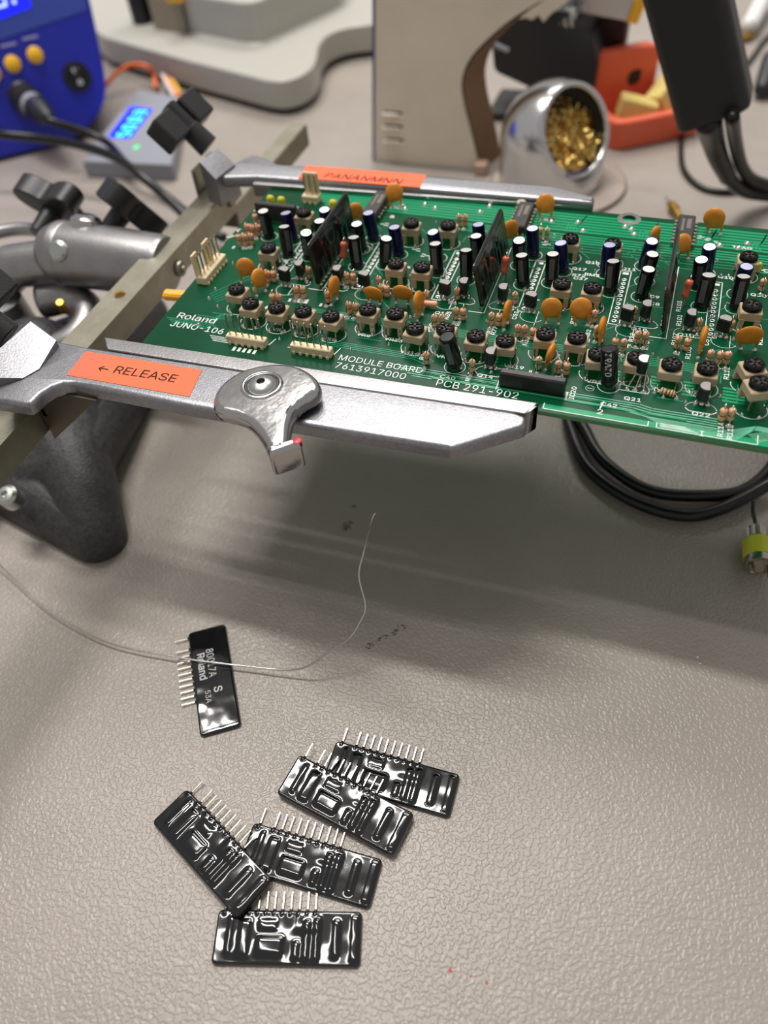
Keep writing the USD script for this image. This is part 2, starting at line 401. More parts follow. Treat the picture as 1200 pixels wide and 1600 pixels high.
# gusset below the arm end
gz = [(-196.7, 78.4), (-196.6, 63.6), (-167.9, 88.5)]
g0 = prism([(p[0], p[1]) for p in ((gz[0][0], 89), (gz[1][0], gz[1][1]), (gz[2][0], 89))], [(0, 0), (1.6, 0)])
gv = g0.vertices[:, [0, 2, 1]]; gv[:, 1] += 150
gm = trimesh.Trimesh(gv, g0.faces, process=False); trimesh.repair.fix_normals(gm)
obj('gusset', gm, mat('dark_steel', rgb(96, 92, 82), 0.45, 1.0), A1, 20)
sad = [(-209.9, 150), (-196.6, 150), (-196.6, 174), (-209.9, 174)]
obj('saddle', cat(box(-211.4, 160, 79, 2.6, 26, 23, 0.5), box(-194.9, 162, 82, 2.8, 24, 14, 0.5)), M['alu'], A1, 20)
lab = [(-181.0, 167.4), (-135.0, 168.4), (-132.8, 155.1), (-180.3, 154.4)]
obj('orange_label', slab(lab, 93.9, 94.16, 0.05), M['orange_label'], A1, False, label='orange label printed with an arrow and RELEASE')
lab2 = [(-180.8, 167.3), (-172.1, 167.6), (-172.2, 160.5), (-169.1, 155.7), (-180.1, 154.3)]
obj('label_crease', slab(lab2, 94.1, 94.2, 0.03), mat('label_dark_end', rgb(240, 104, 74), 0.5), A1, False)
t0 = np.array([-165.3, 159.4]); t1 = np.array([-141.8, 160.2]); tang = math.degrees(math.atan2(*(t1 - t0)[::-1]))
wtxt = text('RELEASE', 3.7); sx = np.linalg.norm(t1 - t0) / wtxt.extents[0]
rel = text_at('RELEASE', t0[0], t0[1], 94.18, 3.7, tang, 0.05, False, 0.0, sx)
a0 = np.array([-170.9, 160.4]); arrow = sg.LineString([(0, 0), (3.4, 0)]).buffer(0.22).union(sg.LineString([(1.3, 1.1), (0, 0), (1.3, -1.1)]).buffer(0.22))
ar = trimesh.creation.extrude_polygon(arrow, 0.05, engine='earcut'); ar = rotz(ar, tang); ar.apply_translation((a0[0], a0[1], 94.18))
obj('lettering', cat(rel, ar), M['black_ink'], A1, False)

# cam lever on the front arm
lev = [(-119.3, 148.0), (-121.4, 153.6), (-120.6, 160.1), (-116.5, 166.7), (-109.1, 171.2), (-101.6, 172.4), (-95.2, 170.4), (-90.4, 166.8), (-88.3, 163.2), (-89.2, 159.6), (-92.3, 155.5), (-92.9, 150.9), (-91.4, 144.7), (-89.1, 139.2), (-88.0, 136.8), (-93.6, 133.7), (-96.5, 137.2), (-101.6, 142.0), (-107.0, 145.2), (-112.7, 145.2), (-116.4, 145.5)]
lev = densify(rounded(lev, 3.0, 3), 1.5)
LV = obj('cam_lever', prism(lev, [(95.2, 0.9), (96.0, 0.1), (98.2, 0), (99.4, 0.35), (100.3, 1.1), (100.7, 2.2)]), M['alu_polish'], VI, 60)
c = np.array([-107.2, 159.5])
obj('rim', cat(place(lathe([(5.3, -0.6), (5.4, 0.5), (5.9, 0.8), (6.5, 0.5), (7.0, -0.1)], 40), (*c, 100.6))), M['alu_polish'], LV, 60)
obj('button_screw', cat(place(lathe([(0, 0.9), (1.3, 0.9), (1.4, 2.2), (2.3, 2.1), (3.6, 1.6), (4.5, 0.8), (4.7, 0), (4.7, -1), (0, -1)][::-1], 32), (*c, 100.3))), M['bolt'], LV, 40)
obj('hex_socket', cyl((*c, 101.0), (*c, 101.35), 1.3, n=6), M['dark_inside'], LV, False)
obj('recess', place(lathe([(5.4, 0), (4.6, 0.02)], 32), (*c, 100.75)), M['black_plastic'], LV, False)
e0, e1 = np.array([-93.8, 134.1]), np.array([-86.1, 140.5]); ed = (e1 - e0) / np.linalg.norm(e1 - e0); em = (e0 + e1) / 2; L = np.linalg.norm(e1 - e0)
tip = place(prism(rounded([(-L / 2, -1.8), (L / 2, -1.8), (L / 2, 2.0), (-L / 2, 2.0)], 1.3, 5), [(90.5, 0.5), (91, 0), (98.6, 0), (99.8, 0.5), (100.4, 1.3)]), (em[0], em[1], 0), (0, 0, 1), (ed[0], ed[1], 0))
obj('finger_tab', tip, M['alu_polish'], LV, 60)
rm = e1 - ed * 0.9
obj('red_mark', place(lathe([(1.5, 0), (1.3, 0.25), (0, 0.4)], 12), (rm[0], rm[1], 100.3)), M['red_paint'], LV, True, label='dab of red paint on the finger tab')
obj('red_mark', place(lathe([(1.3, 0), (1.1, 0.2), (0, 0.3)], 12), (e1[0] + 0.02, e1[1] + 0.1, 99.0), (ed[0], ed[1], 0)), M['red_paint'], LV, True)

# back arm -------------------------------------------------------------------
arm_b = [(-193.4, 292.7), (-175.0, 296.8), (-154.4, 297.8), (-96.0, 300.4), (-59.5, 301.6), (-26.3, 302.9), (-26.6, 308.0), (-45.9, 313.4), (-62.0, 312.5), (-99.7, 312.8), (-155.7, 310.7), (-169.2, 309.4), (-177.3, 314.2), (-185.9, 316.5), (-191.2, 306.7)]
arm_b = rounded(arm_b, [0.4, 0, 0, 0, 0, 1, 1, 1, 0, 0, 1, 1.5, 1.5, 1.5, 0.5], 4)
A2 = obj('arm', prism(arm_b, [(88.8, 0.4), (89.4, 0), (92.2, 0), (93.3, 0.4), (94, 1.3)]), M['alu_worn'], VI, 40, label='back cast aluminium arm')
fl2 = [(-191.0, 288.6), (-188.5, 303.0), (-196.3, 304.7), (-199.4, 291.7)]
obj('arm_end', flange_mesh(fl2[::-1], [101, 101, 95, 95], 82), M['alu_worn'], A2, 25)
obj('board_lip', slab([(-175.8, 294.0), (-26.5, 302.9), (-27.2, 306.9), (-176.4, 298.6)], 90.3, 91.8, 0.4), M['alu'], A2, 30)
obj('lower_jaw', slab([(-179.0, 299.1), (-26.6, 306.8), (-27.8, 314.0), (-181.2, 307.2)], 83, 88.1, 0.4), M['alu'], A2, 30)
obj('saddle', cat(box(-211.4, 312, 79, 2.6, 20, 23, 0.5), box(-194.9, 306, 82, 2.8, 12, 14, 0.5)), M['steel'], A2, 20)
labb = [(-155.8, 310.2), (-99.5, 312.0), (-99.2, 300.7), (-155.0, 298.6)]
obj('orange_label', slab(labb, 93.9, 94.16, 0.05), M['orange_label'], A2, False, label='orange label with slanted lettering')
t0 = np.array([-144.6, 301.0]); t1 = np.array([-108.2, 301.9]); tang = math.degrees(math.atan2(*(t1 - t0)[::-1]))
wtxt = text('PANANMNN', 4.2, shear=0.25); sx = np.linalg.norm(t1 - t0) / wtxt.extents[0]
obj('lettering', text_at('PANANMNN', t0[0], t0[1], 94.18, 4.2, tang, 0.05, False, 0.25, sx), M['black_ink'], A2, False)
bm = np.array([-55.2, 300.9])
obj('foot_bolt', cyl((bm[0], bm[1] - 1, 90.5), (bm[0], bm[1] - 1, 92.8), 2.6, 2.2, 12, 0.3), M['steel'], A2)

# arm tightening knobs (a hub with two square wings)
def wing_knob(base, d, label=None):
    d = np.asarray(d, float) / np.linalg.norm(d); base = np.asarray(base, float); y = np.array([0, 1, 0.0])
    k = obj('tightening_knob', cat(cyl(base, base + d * 11, 5.6, 5.2, 18, 0.4), cyl(base + d * 9, base + d * 24, 4.6, 4.6, 18, 0.8)), M['black_plastic'], VI, 40, label=label)
    for s in (-1, 1):
        w = place(box(0, s * 11.2, 16, 9.5, 14, 13.5, 0.8), base, d, np.cross(y, d))
        obj('wing', w, M['black_plastic'], k, 20)
wing_knob((-206, 312, 97.5), (-1, 0, 1), 'black knob with two square wings on the back arm')
wing_knob((-212, 166, 96), (-1, 0, 1), 'black knob with two square wings on the front arm')

# head, clamp and base -------------------------------------------------------
h0, h1 = np.array([-268, 252, 71.0]), np.array([-204, 254, 71.0]); hd = (h1 - h0) / np.linalg.norm(h1 - h0)
HD = obj('swivel_head', cat(place(lathe([(0, 0), (8, 0.3), (12, 2.4), (14.2, 7), (14.6, 12), (14.4, 40), (13.2, 62), (12.4, 64), (0, 64)], 40), h0, hd)), M['alu'], VI, 40, label='smooth cast swivel head')
obj('head_ring', cat(place(lathe([(14.4, 9), (15.0, 9.5), (15.0, 13), (14.5, 13.6)], 40), h0, hd)), M['alu'], HD, 40)
bp = h0 + hd * 18 + np.array([0, -11.4, 9.2]); bn = np.array([0.10, -0.78, 0.62])
obj('head_bolt', cat(place(lathe([(0, 1.6), (3.4, 1.6), (4.6, 0.6), (4.8, -2), (0, -2)], 24), bp, bn)), M['bolt'], HD, 40)
obj('boss', cat(place(lathe([(0, 8), (4, 8), (6.5, 6.5), (8, 0), (0, 0)], 24), h0 + hd * 22 + np.array([0, 5, 9]), (0.1, 0.45, 1))), M['alu_polish'], HD, 40)
nk = obj('neck', hull_chain({'a': (-284, 244, 66, 10), 'b': (-262, 250, 68, 10.5), 'c': (-296, 238, 58, 11)}, [('a', 'b'), ('a', 'c')], 2.2), M['alu'], VI, True)
arc = [(-271.3, 239.4, 52), (-259.9, 243.7, 53), (-246.2, 238.9, 52), (-240.5, 229.9, 50), (-243.4, 220.5, 47), (-255.2, 212.9, 44)]
obj('clamp_jaw', tube(spline(arc, 6), np.linspace(8.4, 7.4, 31), 16), M['alu'], VI, True, label='curved cast clamp jaw below the head')
obj('jaw_bolt', cyl([-251.0, 230.7, 56], [-249.3, 228.7, 62], 2.2, 2.0, 12, 0.4), M['brass_tip'], VI)
obj('column', cat(place(lathe([(0, 0), (21, 0), (22, 3), (19, 10), (14, 18), (12.5, 33), (12, 40), (0, 42)], 36), (-292, 232, 14))), M['alu'], VI, 50)
obj('collar', tube([(-292 + 26 * math.cos(a), 246 + 26 * math.sin(a), 68) for a in np.linspace(0.1, 2.9, 24)], 3.2, 12), M['alu'], VI, True)
obj('pivot_pin', cyl((-240, 200, 52), (-243, 193, 52), 4.5, 4.5, 18, 0.8), M['alu'], VI)
foot = hull_chain({'br': (-242, 236, 8, 18), 'hub': (-262, 212, 20, 30), 'hub2': (-262, 214, 38, 20), 'mid': (-227, 176, 16, 17), 'crest': (-226, 170, 25, 6), 'tip': (-202, 149, 4, 12.5), 'tip2': (-206, 151, 12, 6), 'left': (-256, 168, 5, 19), 'left2': (-254, 176, 19, 9), 'legl': (-318, 176, 8, 14), 'legb': (-262, 292, 8, 14), 'heel': (-268, 170, 8, 15)},
                  [('hub', 'hub2'), ('br', 'hub'), ('br', 'mid'), ('hub', 'mid', 'crest'), ('mid', 'crest', 'tip', 'tip2'), ('left', 'left2', 'mid', 'crest'), ('left', 'tip'), ('hub', 'left', 'left2'), ('hub', 'legl', 'heel'), ('hub', 'legb'), ('heel', 'left')], 2.4, 14)
fm = m3.Manifold(m3.Mesh(np.asarray(foot.vertices, np.float32), np.asarray(foot.faces, np.uint32))).trim_by_plane((0, 0, 1), 0.3)
FT = obj('cast_base', cat(fm), M['black_cast'], VI, 50, label='black rough cast base leg with rounded toe')
sp = np.array([-232.4, 143.0])
obj('base_screw', cat(place(lathe([(0, 1.4), (1.2, 1.4), (1.4, 2.6), (3.2, 2.4), (4.6, 1.2), (4.8, 0), (4.8, -5), (0, -5)], 20), (*sp, 28), (0.1, -0.35, 1))), M['bolt'], FT)
obj('rubber_foot', cyl((-259, 112, 0.1), (-259, 112, 9), 7, 6, 18, 0.8), M['rubber'], VI)
obj('foot_arm', hull_chain({'a': (-259, 112, 12, 4), 'b': (-262, 170, 14, 6)}, [('a', 'b')], 2), M['black_cast'], VI, True)

def star_knob(c, d, roll, label):
    a = np.linspace(0, 2 * math.pi, 73)[:-1]
    r = 8.8 + 11.0 * np.clip(np.cos(3 * a) * 0.5 + 0.5, 0, 1) ** 1.25
    out = np.column_stack([r * np.cos(a + roll), r * np.sin(a + roll)])
    k = obj('locking_knob', place(prism(out, [(0, 0.7), (0.7, 0), (10.3, 0), (11, 0.7)]), c, d), M['black_plastic'], VI, 35, label=label)
    obj('stem', cyl(np.asarray(c) - np.asarray(d) / np.linalg.norm(d) * -1, np.asarray(c) - np.asarray(d) / np.linalg.norm(d) * 13, 5.0, 4.4, 18, 0.5), M['black_plastic'], k, 40)
k1 = np.array([-280.0, 75.9]); k2 = np.array([-242.5, 77.2])
star_knob((k1[0], 276, k1[1]), (0.12, 0.93, 0.35), 0.55, 'three lobed black locking knob nearest the blue station')
star_knob((k2[0], 280, k2[1]), (0.45, 0.72, 0.52), 0.12, 'three lobed black locking knob beside the crossbar')

# ---------------------------------------------------------------- the circuit board
BT = 90.0                       # top of the board
X0, X1, Y0, Y1 = -167.6, 70.0, 181.0, 303.0
PCB = thing('circuit_board', 'long green populated circuit board held between the vise arms', 'circuit board', (-45, 240, 88.4))
shape = sg.box(X0, Y0, X1, Y1).difference(sg.Point(-11.4, 300.1).buffer(2.6)).difference(sg.Point(43.2, 185.6).buffer(1.8))
obj('laminate', (lambda m: (m.apply_translation((0, 0, 88.4)), m)[1])(trimesh.creation.extrude_polygon(shape, 1.6, engine='earcut')), M['board'], PCB, False)
edge = sg.LineString([(X0, Y0), (X1, Y0)])
obj('board_edge', box((X0 + X1) / 2, Y0 - 0.05, 89.15, X1 - X0 - 0.2, 0.14, 1.45), M['fr4_edge'], PCB, False, label='bare fibre edge of the board')
hole = np.array([-11.4, 300.1])
obj('mounting_hole_ring', place(lathe([(2.7, 0), (4.6, 0), (4.6, 0.06), (2.7, 0.08), (2.7, 0)], 28), (*hole, BT)), M['solder'], PCB, False)

def strip(pts, w, z=BT + 0.03):
    """A flat trace along a polyline, w wide."""
    P = np.asarray(pts, float); v, f = [], []
    for a, b in zip(P[:-1], P[1:]):
        d = b - a; L = np.linalg.norm(d)
        if L < 1e-6: continue
        d /= L; nn = np.array([-d[1], d[0]]) * w / 2; a2, b2 = a - d * w * 0.3, b + d * w * 0.3; k = len(v)
        v += [(*(a2 - nn), z), (*(b2 - nn), z), (*(b2 + nn), z), (*(a2 + nn), z)]; f += [(k, k + 1, k + 2), (k, k + 2, k + 3)]
    return trimesh.Trimesh(np.array(v), np.array(f), process=False)

def ring(x, y, rx, w, a0=0, a1=2 * math.pi, ry=None, n=28, z=BT + 0.05):
    t = np.linspace(a0, a1, n); ry = ry or rx
    return strip(np.column_stack([x + rx * np.cos(t), y + ry * np.sin(t)]), w, z)

# copper under the lacquer: buses along the front and back edges, bundles between the rows
tr, pale, pour = [], [], []
for k in range(7): pour.append(strip([(X0 + 12 + k * 3, 299.0 - k * 2.05), (X1 - 1, 299.0 - k * 2.05)], 1.35))
for k in range(4): pour.append(strip([(-78, 283.6 - k * 1.7), (X1 - 1, 283.6 - k * 1.7)], 0.9))
for k in range(3): tr.append(strip([(-45, 276.5 - k * 1.9), (X1 - 1, 276.5 - k * 1.9)], 0.35))
for x in (-34, -6, 16, 34):
    for k in range(4): tr.append(strip([(x + k * 1.3, 287), (x + k * 1.3, 293 - k * 1.2), (x + 5 - k * 0.6, 293 - k * 1.2), (x + 6, 299)], 0.45, BT + 0.05))
pour.append(strip([(-22, 183.4), (X1 - 1, 183.4)], 2.6)); pour.append(strip([(-60, 187.7), (20, 187.7)], 1.0)); pour.append(strip([(-70, 189.6), (0, 189.6)], 0.7))
for k in range(5): pale.append(strip([(-75 + k * 2, 191.6 - k * 1.05), (6 - k, 191.6 - k * 1.05), (10, 190.6 - k * 1.05), (30, 190.6 - k * 1.05)], 0.32))
for k in range(7): pale.append(strip([(8 + k * 0.9, 186.5 - k * 0.45), (30, 186.2 - k * 0.62), (32 + k * 0.35, 186.2 - k * 0.62), (40 - k * 0.1, 190.2 - k * 0.3), (X1 - 1, 190.2 - k * 0.3)], 0.26, BT + 0.04))
for k in range(6): pale.append(strip([(38 + k * 0.5, 186 - k * 0.5), (46 + k * 0.5, 190 - k * 0.4), (X1 - 1, 190 - k * 0.4)], 0.26, BT + 0.045))
for k in range(5): tr.append(strip([(-118 + k * 3, 214.8 - k * 0.9), (-20, 214.8 - k * 0.9), (X1 - 1, 214.8 - k * 0.9)], 0.3))
for k in range(4): tr.append(strip([(-104, 198.4 - k * 0.9), (-66 - k, 198.4 - k * 0.9), (-62 - k, 196 - k * 0.6)], 0.26))
for x in (-44, -8, 8, 18, 30):
    for k in range(5): pour.append(strip([(x, 199.5 + k * 1.5), (x + 6, 199.5 + k * 1.5)], 0.9, BT + 0.035))
for k in range(4): tr.append(strip([(-166 + k * 1.2, 197 - k * 0.9), (-151 + k, 197 - k * 0.9), (-146, 204 - k), (-142, 204 - k)], 0.3))
for k in range(5): tr.append(strip([(-157 + k * 1.2, 214 - k), (-147 + k, 229 - k * 2), (-143 + k, 240)], 0.25))
r2 = random.Random(3)
for i in range(120):
    x, y = r2.uniform(-160, 60), r2.uniform(196, 280); a = r2.choice([(1, 0), (0, 1), (0.7, 0.7), (0.7, -0.7)]); l = r2.uniform(3, 9)
    tr.append(strip([(x, y), (x + a[0] * l, y + a[1] * l)], 0.28))
obj('copper_pour', cat(*pour), M['pour'], PCB, False)
obj('traces', cat(*tr), M['trace'], PCB, False, kind='stuff')
obj('pale_traces', cat(*pale), M['trace_pale'], PCB, False, kind='stuff')

# ------------------------------------------------ lists measured on the board (mm)
POT = [[-141.5,209.8],[-132.6,202.9],[-122.0,202.7],[-111.8,202.8],[-101.2,202.6],[-89.8,209.1],[-79.6,209.0],[-70.4,202.6],[-60.3,204.5],[-49.4,203.4],[-39.6,203.3],[-27.6,209.8],[-17.4,210.2],[-9.6,203.5],[2.4,204.4],[12.9,203.8],[23.4,204.5],[36.7,209.4],[38.1,198.4],[-141.5,238.0],[-138.1,265.9],[-92.1,266.8],[-89.2,238.4],[-79.0,238.4],[-77.5,268.3],[-29.9,268.4],[-27.7,238.9],[-17.0,238.9],[-14.3,268.1],[32.8,269.6],[35.0,240.1]]
CAP = [[-151.1,257.1,-157.1,266.3,95.9,0],[-140.1,256.4,-141.0,256.0,102.4,1],[-137.3,245.4,-137.4,246.2,102.5,0],[-130.8,250.6,-128.1,245.8,101.2,0],[-127.2,264.1,-126.6,261.7,102.3,1],[-125.7,254.6,-130.9,264.6,95.4,0],[-107.6,264.3,-113.0,274.0,95.8,1],[-110.0,256.1,-115.3,266.2,95.0,0],[-106.5,243.0,-108.0,245.0,102.2,0],[-94.1,255.7,-99.0,265.8,95.7,1],[-97.0,247.7,-100.1,259.0,94.6,0],[-77.1,257.6,-83.5,267.3,94.6,1],[-75.7,247.1,-79.6,257.5,95.8,0],[-63.1,263.8,-66.9,274.2,95.9,1],[-62.2,256.3,-63.0,255.1,102.4,0],[-63.7,244.6,-66.7,255.0,96.2,0],[-43.1,266.3,-46.0,277.5,94.8,1],[-46.5,258.4,-49.5,270.0,93.6,0],[-42.5,246.4,-43.9,246.1,102.4,0],[-30.2,258.1,-32.0,257.0,102.3,1],[-32.9,249.8,-33.3,249.1,102.5,0],[-14.6,259.9,-14.9,259.0,102.5,1],[-11.2,248.6,-12.2,249.2,102.4,0],[-1.9,268.3,-0.9,280.3,93.3,1],[-0.4,258.0,0.3,256.4,102.4,0],[-0.4,248.3,0.1,246.8,102.4,0],[21.7,270.9,18.8,266.8,101.4,1],[18.3,260.2,17.6,272.3,92.8,0],[20.3,246.0,20.4,256.5,96.8,0],[31.4,257.1,31.3,255.3,102.4,1],[31.5,247.9,30.6,249.2,102.4,0],[-54.4,195.1,-56.7,193.8,103.2,0],[-4.4,197.9,-6.4,199.7,103.2,0]]
DISC = [[-146.0,224.8,-145.8,225.8,96.1,15,7.2],[-136.9,218.2,-138.2,221.3,95.3,62,7.0],[-107.7,218.7,-108.0,222.6,95.6,80,7],[-93.2,224.1,-92.1,221.2,95.5,0,7.4],[-83.0,225.6,-81.8,223.5,95.9,5,7.6],[-73.8,218.2,-75.5,222.6,94.0,80,7.2],[-106.3,289.1,-107.6,291.8,95.7,12,7.6],[-118.4,273.1,-118.6,273.3,96.1,35,7],[-52.9,272.6,-53.8,272.4,96.2,40,7.4],[-42.9,291.7,-44.5,294.7,95.9,12,7.6],[-27.8,226.0,-29.4,231.7,92.2,8,7.4],[-17.8,227.3,-19.4,232.7,92.9,8,7.6],[-43.0,219.0,-43.2,222.8,95.2,84,7.2],[0.6,283.1,-0.3,281.9,95.4,65,6],[21.4,296.3,20.1,302.2,92.7,-8,8],[12.5,273.6,10.0,276.8,95.4,35,7.4],[-10.1,218.2,-10.7,223.6,93.1,86,7.2],[21.5,219.0,21.4,222.9,95.3,84,7.4],[36.1,227.0,35.0,225.3,96.5,5,8.4],[-24.9,203.2,-24.3,202.8,95.8,80,6.4]]
RES = [[-160.6,264.8],[-160.4,256.6],[-157.9,256.3],[-155.6,257.1],[-160.4,248.6],[-158.0,249.1],[-155.6,250.1],[-137.5,226.9],[-135.3,227.4],[-122.8,232.7],[-122.6,219.8],[-119.9,220.2],[-129.4,213.4],[-126.8,213.8],[-109.9,219.6],[-107.0,232.4],[-104.4,232.6],[-99.6,215.0],[-97.0,214.8],[-94.2,232.7],[-89.4,227.9],[-91.6,227.9],[-74.1,227.9],[-61.1,220.5],[-58.5,220.7],[-67.3,214.8],[-64.7,215.4],[-48.2,220.4],[-45.5,220.3],[-43.0,234.1],[-37.9,215.8],[-35.6,216.0],[-32.6,215.4],[-14.3,229.7],[-27.6,200.7],[-21.2,200.2],[-18.4,200.1],[-1.6,234.9],[1.2,221.6],[3.7,221.8],[-5.4,216.1],[-2.6,216.3],[-12.2,221.4],[14.1,221.9],[17.0,221.5],[24.5,217.0],[27.4,217.1],[29.7,217.5],[29.8,234.8],[19.8,233.1],[-64.0,194.3],[-48.3,194.2],[29.9,190.2],[32.3,190.8],[-76.4,281.2],[-74.0,281.5],[-43.0,278.6],[-40.3,278.4],[-63.8,232.1],[38.9,261.0]]
TRANS = [[-130.0,226.5],[-99.2,230.4],[-68.3,231.6],[-36.9,231.2],[-3.7,230.9],[27.3,232.1]]
FLAT = [[-125.8,232.1],[-110.1,232.1],[-61.7,234.6],[-47.1,234.1],[2.4,235.3],[17.0,233.5],[-42.8,198.1],[24.0,196.9]]
RED = [[-112.7,244.5],[-50.1,247.8],[13.9,247.0]]
POT += [[56.5, 205], [57, 239.5]]; RES += [[52, 218], [54.6, 218], [60, 226], [56, 192], [58.5, 192]]; TRANS += [[61, 231]]
CAP += [[61, 257, 61, 256, 102, 1], [62, 247, 61.6, 247, 102, 0]]; DISC += [[64, 220, 64, 220, 96, 10, 7.4]]
ink, pads = [], []
def pad(x, y, r=0.85):
    pads.append(place(lathe([(r, 0), (r * 0.75, 0.35), (r * 0.35, 0.75), (0, 0.85)], 10), (x, y, BT + 0.02)))

# trimmer potentiometers: beige housing on legs, notched black rotor
rot_prof = [(2.9, 0), (3.15, 0.3), (3.15, 1.3), (2.7, 1.75), (1.4, 1.75), (1.2, 1.35), (0, 1.35)]
for i, (x, y) in enumerate(POT):
    front = y < 215
    lift = 2.2 if (x, y) == tuple(POT[18]) else 0.0
    ang = {13: 6, 17: 24, 18: 24}.get(i, rnd.uniform(-4, 4)) + (0 if front else 2)
    big = 1.0
    hs = cat(box(0, 0.1, BT + 4.9, 7.0, 7.0, 3.4, 0.35), box(0, 3.0, BT + 2.0, 7.0, 1.2, 4.0, 0.2)) if front and i not in (11, 12, 5, 6) else \
        cat(box(0, 0.1, BT + 4.9, 7.0, 6.4, 3.4, 0.35), box(-2.4, -2.7, BT + 2.0, 1.7, 1.1, 4.2, 0.15), box(2.4, -2.7, BT + 2.0, 1.7, 1.1, 4.2, 0.15), box(0, 3.0, BT + 2.0, 6.6, 1.0, 4.0, 0.2))
    def mv(m, dz=lift): m = rotz(m, ang); m.apply_translation((x, y, dz)); return m
    P = obj('trimmer_potentiometer', mv(hs), M['housing'], PCB, 20)
    notch = place(lathe(rot_prof, 24), (0, 0, BT + 6.6))
    rotor = cat(notch)
    ROT = obj('rotor', mv(rotor), M['rotor'], P, 35)
    ca = rnd.uniform(0, 90)
    cross = cat(box(0, 0, BT + 8.2, 3.9, 0.9, 0.5, 0.1), box(0, 0, BT + 8.2, 0.9, 3.9, 0.5, 0.1)); cross = rotz(cross, ca)
    obj('cross_slot', mv(cross), M['dark_inside'], P, False)
    dots = cat(*[place(lathe([(0.5, 0), (0.42, 0.28), (0, 0.36)], 8), (2.15 * math.cos(math.radians(ca + 45 + 90 * q)), 2.15 * math.sin(math.radians(ca + 45 + 90 * q)), BT + 8.3)) for q in range(4)])
    obj('rotor_boss', mv(dots), M['rotor'], P, 40)
    for sx in (-2.6, 2.6): obj('leg', mv(cat(box(sx, -3.1 if front else 3.3, BT + 1.5, 0.5, 0.3, 3.4))), M['pin'], P, False)
    obj('wiper_tab', mv(cat(box(3.65, 0.5, BT + 3.0, 0.25, 1.2, 3.4, 0.05))), M['pin'], P, False)
    ink.append(ring(x, y - 0.9, 4.9, 0.35, math.radians(175), math.radians(400), 4.4))
    pads_at = [(-2.5, -4.1), (2.5, -4.1)]
    for dx, dy in pads_at: pad(x + dx, y + dy, 0.75)

# electrolytic capacitors: sleeve with pale stripe, crimp at the foot, bright scored top
for i, (bx, by, tx, ty, tz, navy) in enumerate(CAP):
    top = np.array([tx, ty, tz], float)
    b = np.array([bx, by, BT + 0.1])
    if i not in (31, 32):                      # the crowded ones stand nearly upright on their marked foot
        k = 1.0 / max(1e-6, (tz - 257.0 + 0) if False else 1.0)
        eye = np.array([0, 0, 256.98]); d = top - eye; s = (101.6 - eye[2]) / d[2]; top = eye + d * s
        off = np.array([bx, by], float) - top[:2]; off *= min(1.0, 1.9 / max(1e-6, np.linalg.norm(off))); b = np.array([*(top[:2] + off), BT + 0.4])
    else:
        b = b + np.array([0, 0, 1.2])
    ax = top - b; L = np.linalg.norm(ax); R = 2.45 if i not in (28, 31, 32) else 2.65
    prof = [(0, 0), (R * 0.86, 0), (R, 0.35), (R, 1.0), (R * 0.93, 1.35), (R, 1.75), (R, L - 0.55), (R * 0.9, L - 0.05), (R * 0.84, L), (R * 0.82, L - 0.16)]
    s = obj('electrolytic_capacitor', place(lathe(prof, 28), b, ax), M['can_navy'] if navy else M['can_black'], PCB, 45)
    obj('can_top', place(lathe([(0, L - 0.1), (R * 0.82, L - 0.12), (R * 0.84, L - 0.3), (0, L - 0.3)][::-1], 24), b, ax), M['can_top_dark' if i in (31, 32) else 'can_top_navy' if navy else 'can_top'], s, 30)
    a0 = rnd.uniform(-2.4, -1.0) if i % 3 else -1.9
    st = []
    u, w, d = frame(ax)
    n = 6; v = []
    for kz, z in enumerate((2.2, L - 1.0)):
        for q in range(n):
            # stripe faces roughly towards -y
            phi = math.atan2(-1 * w[1], -1 * u[1]) + (a0 + 1.9) + (q / (n - 1) - 0.5) * 0.75
            v.append(b + d * z + (R + 0.04) * (math.cos(phi) * u + math.sin(phi) * w))
    f = [t for q in range(n - 1) for t in ((q, q + 1, q + 1 + n), (q, q + 1 + n, q + n))]
    if not navy and i != 32: obj('polarity_stripe', trimesh.Trimesh(np.array(v), np.array(f), process=False), M['stripe'], s, True)
    for sgn in (-1, 1): obj('lead', cyl((b[0] + sgn * 1.0, b[1], BT - 0.2), b + np.array([sgn * 1.0, 0, 0.4]), 0.28, n=6), M['pin'], s, False)
    ink.append(ring(b[0], b[1], 3.5, 0.28)); ink.append(ring(b[0], b[1], 1.7, 0.22, 2.8, 6.4))
    if i == 32:                     # legible white print on the nearest one
        for txt, zz in (('16V', 9.3), ('10', 5.2)):
            t = text(txt, 1.9, 0.03, True); t.apply_translation((-t.bounds[:, 0].mean(), -t.bounds[:, 1].mean(), 0))
            q = t.vertices.copy(); phi = -q[:, 1] / R - math.pi / 2
            up_ = d; ex = np.array([1, 0, 0.0]) - d[0] * d; ex /= np.linalg.norm(ex); ey = np.cross(d, ex)
            P3 = b + np.outer(zz - q[:, 0], up_) + (R + 0.03 + q[:, 2:3]) * (np.cos(phi)[:, None] * ex + np.sin(phi)[:, None] * ey)
            obj('sleeve_print', trimesh.Trimesh(P3, t.faces, process=False), M['grey_ink'], s, False)

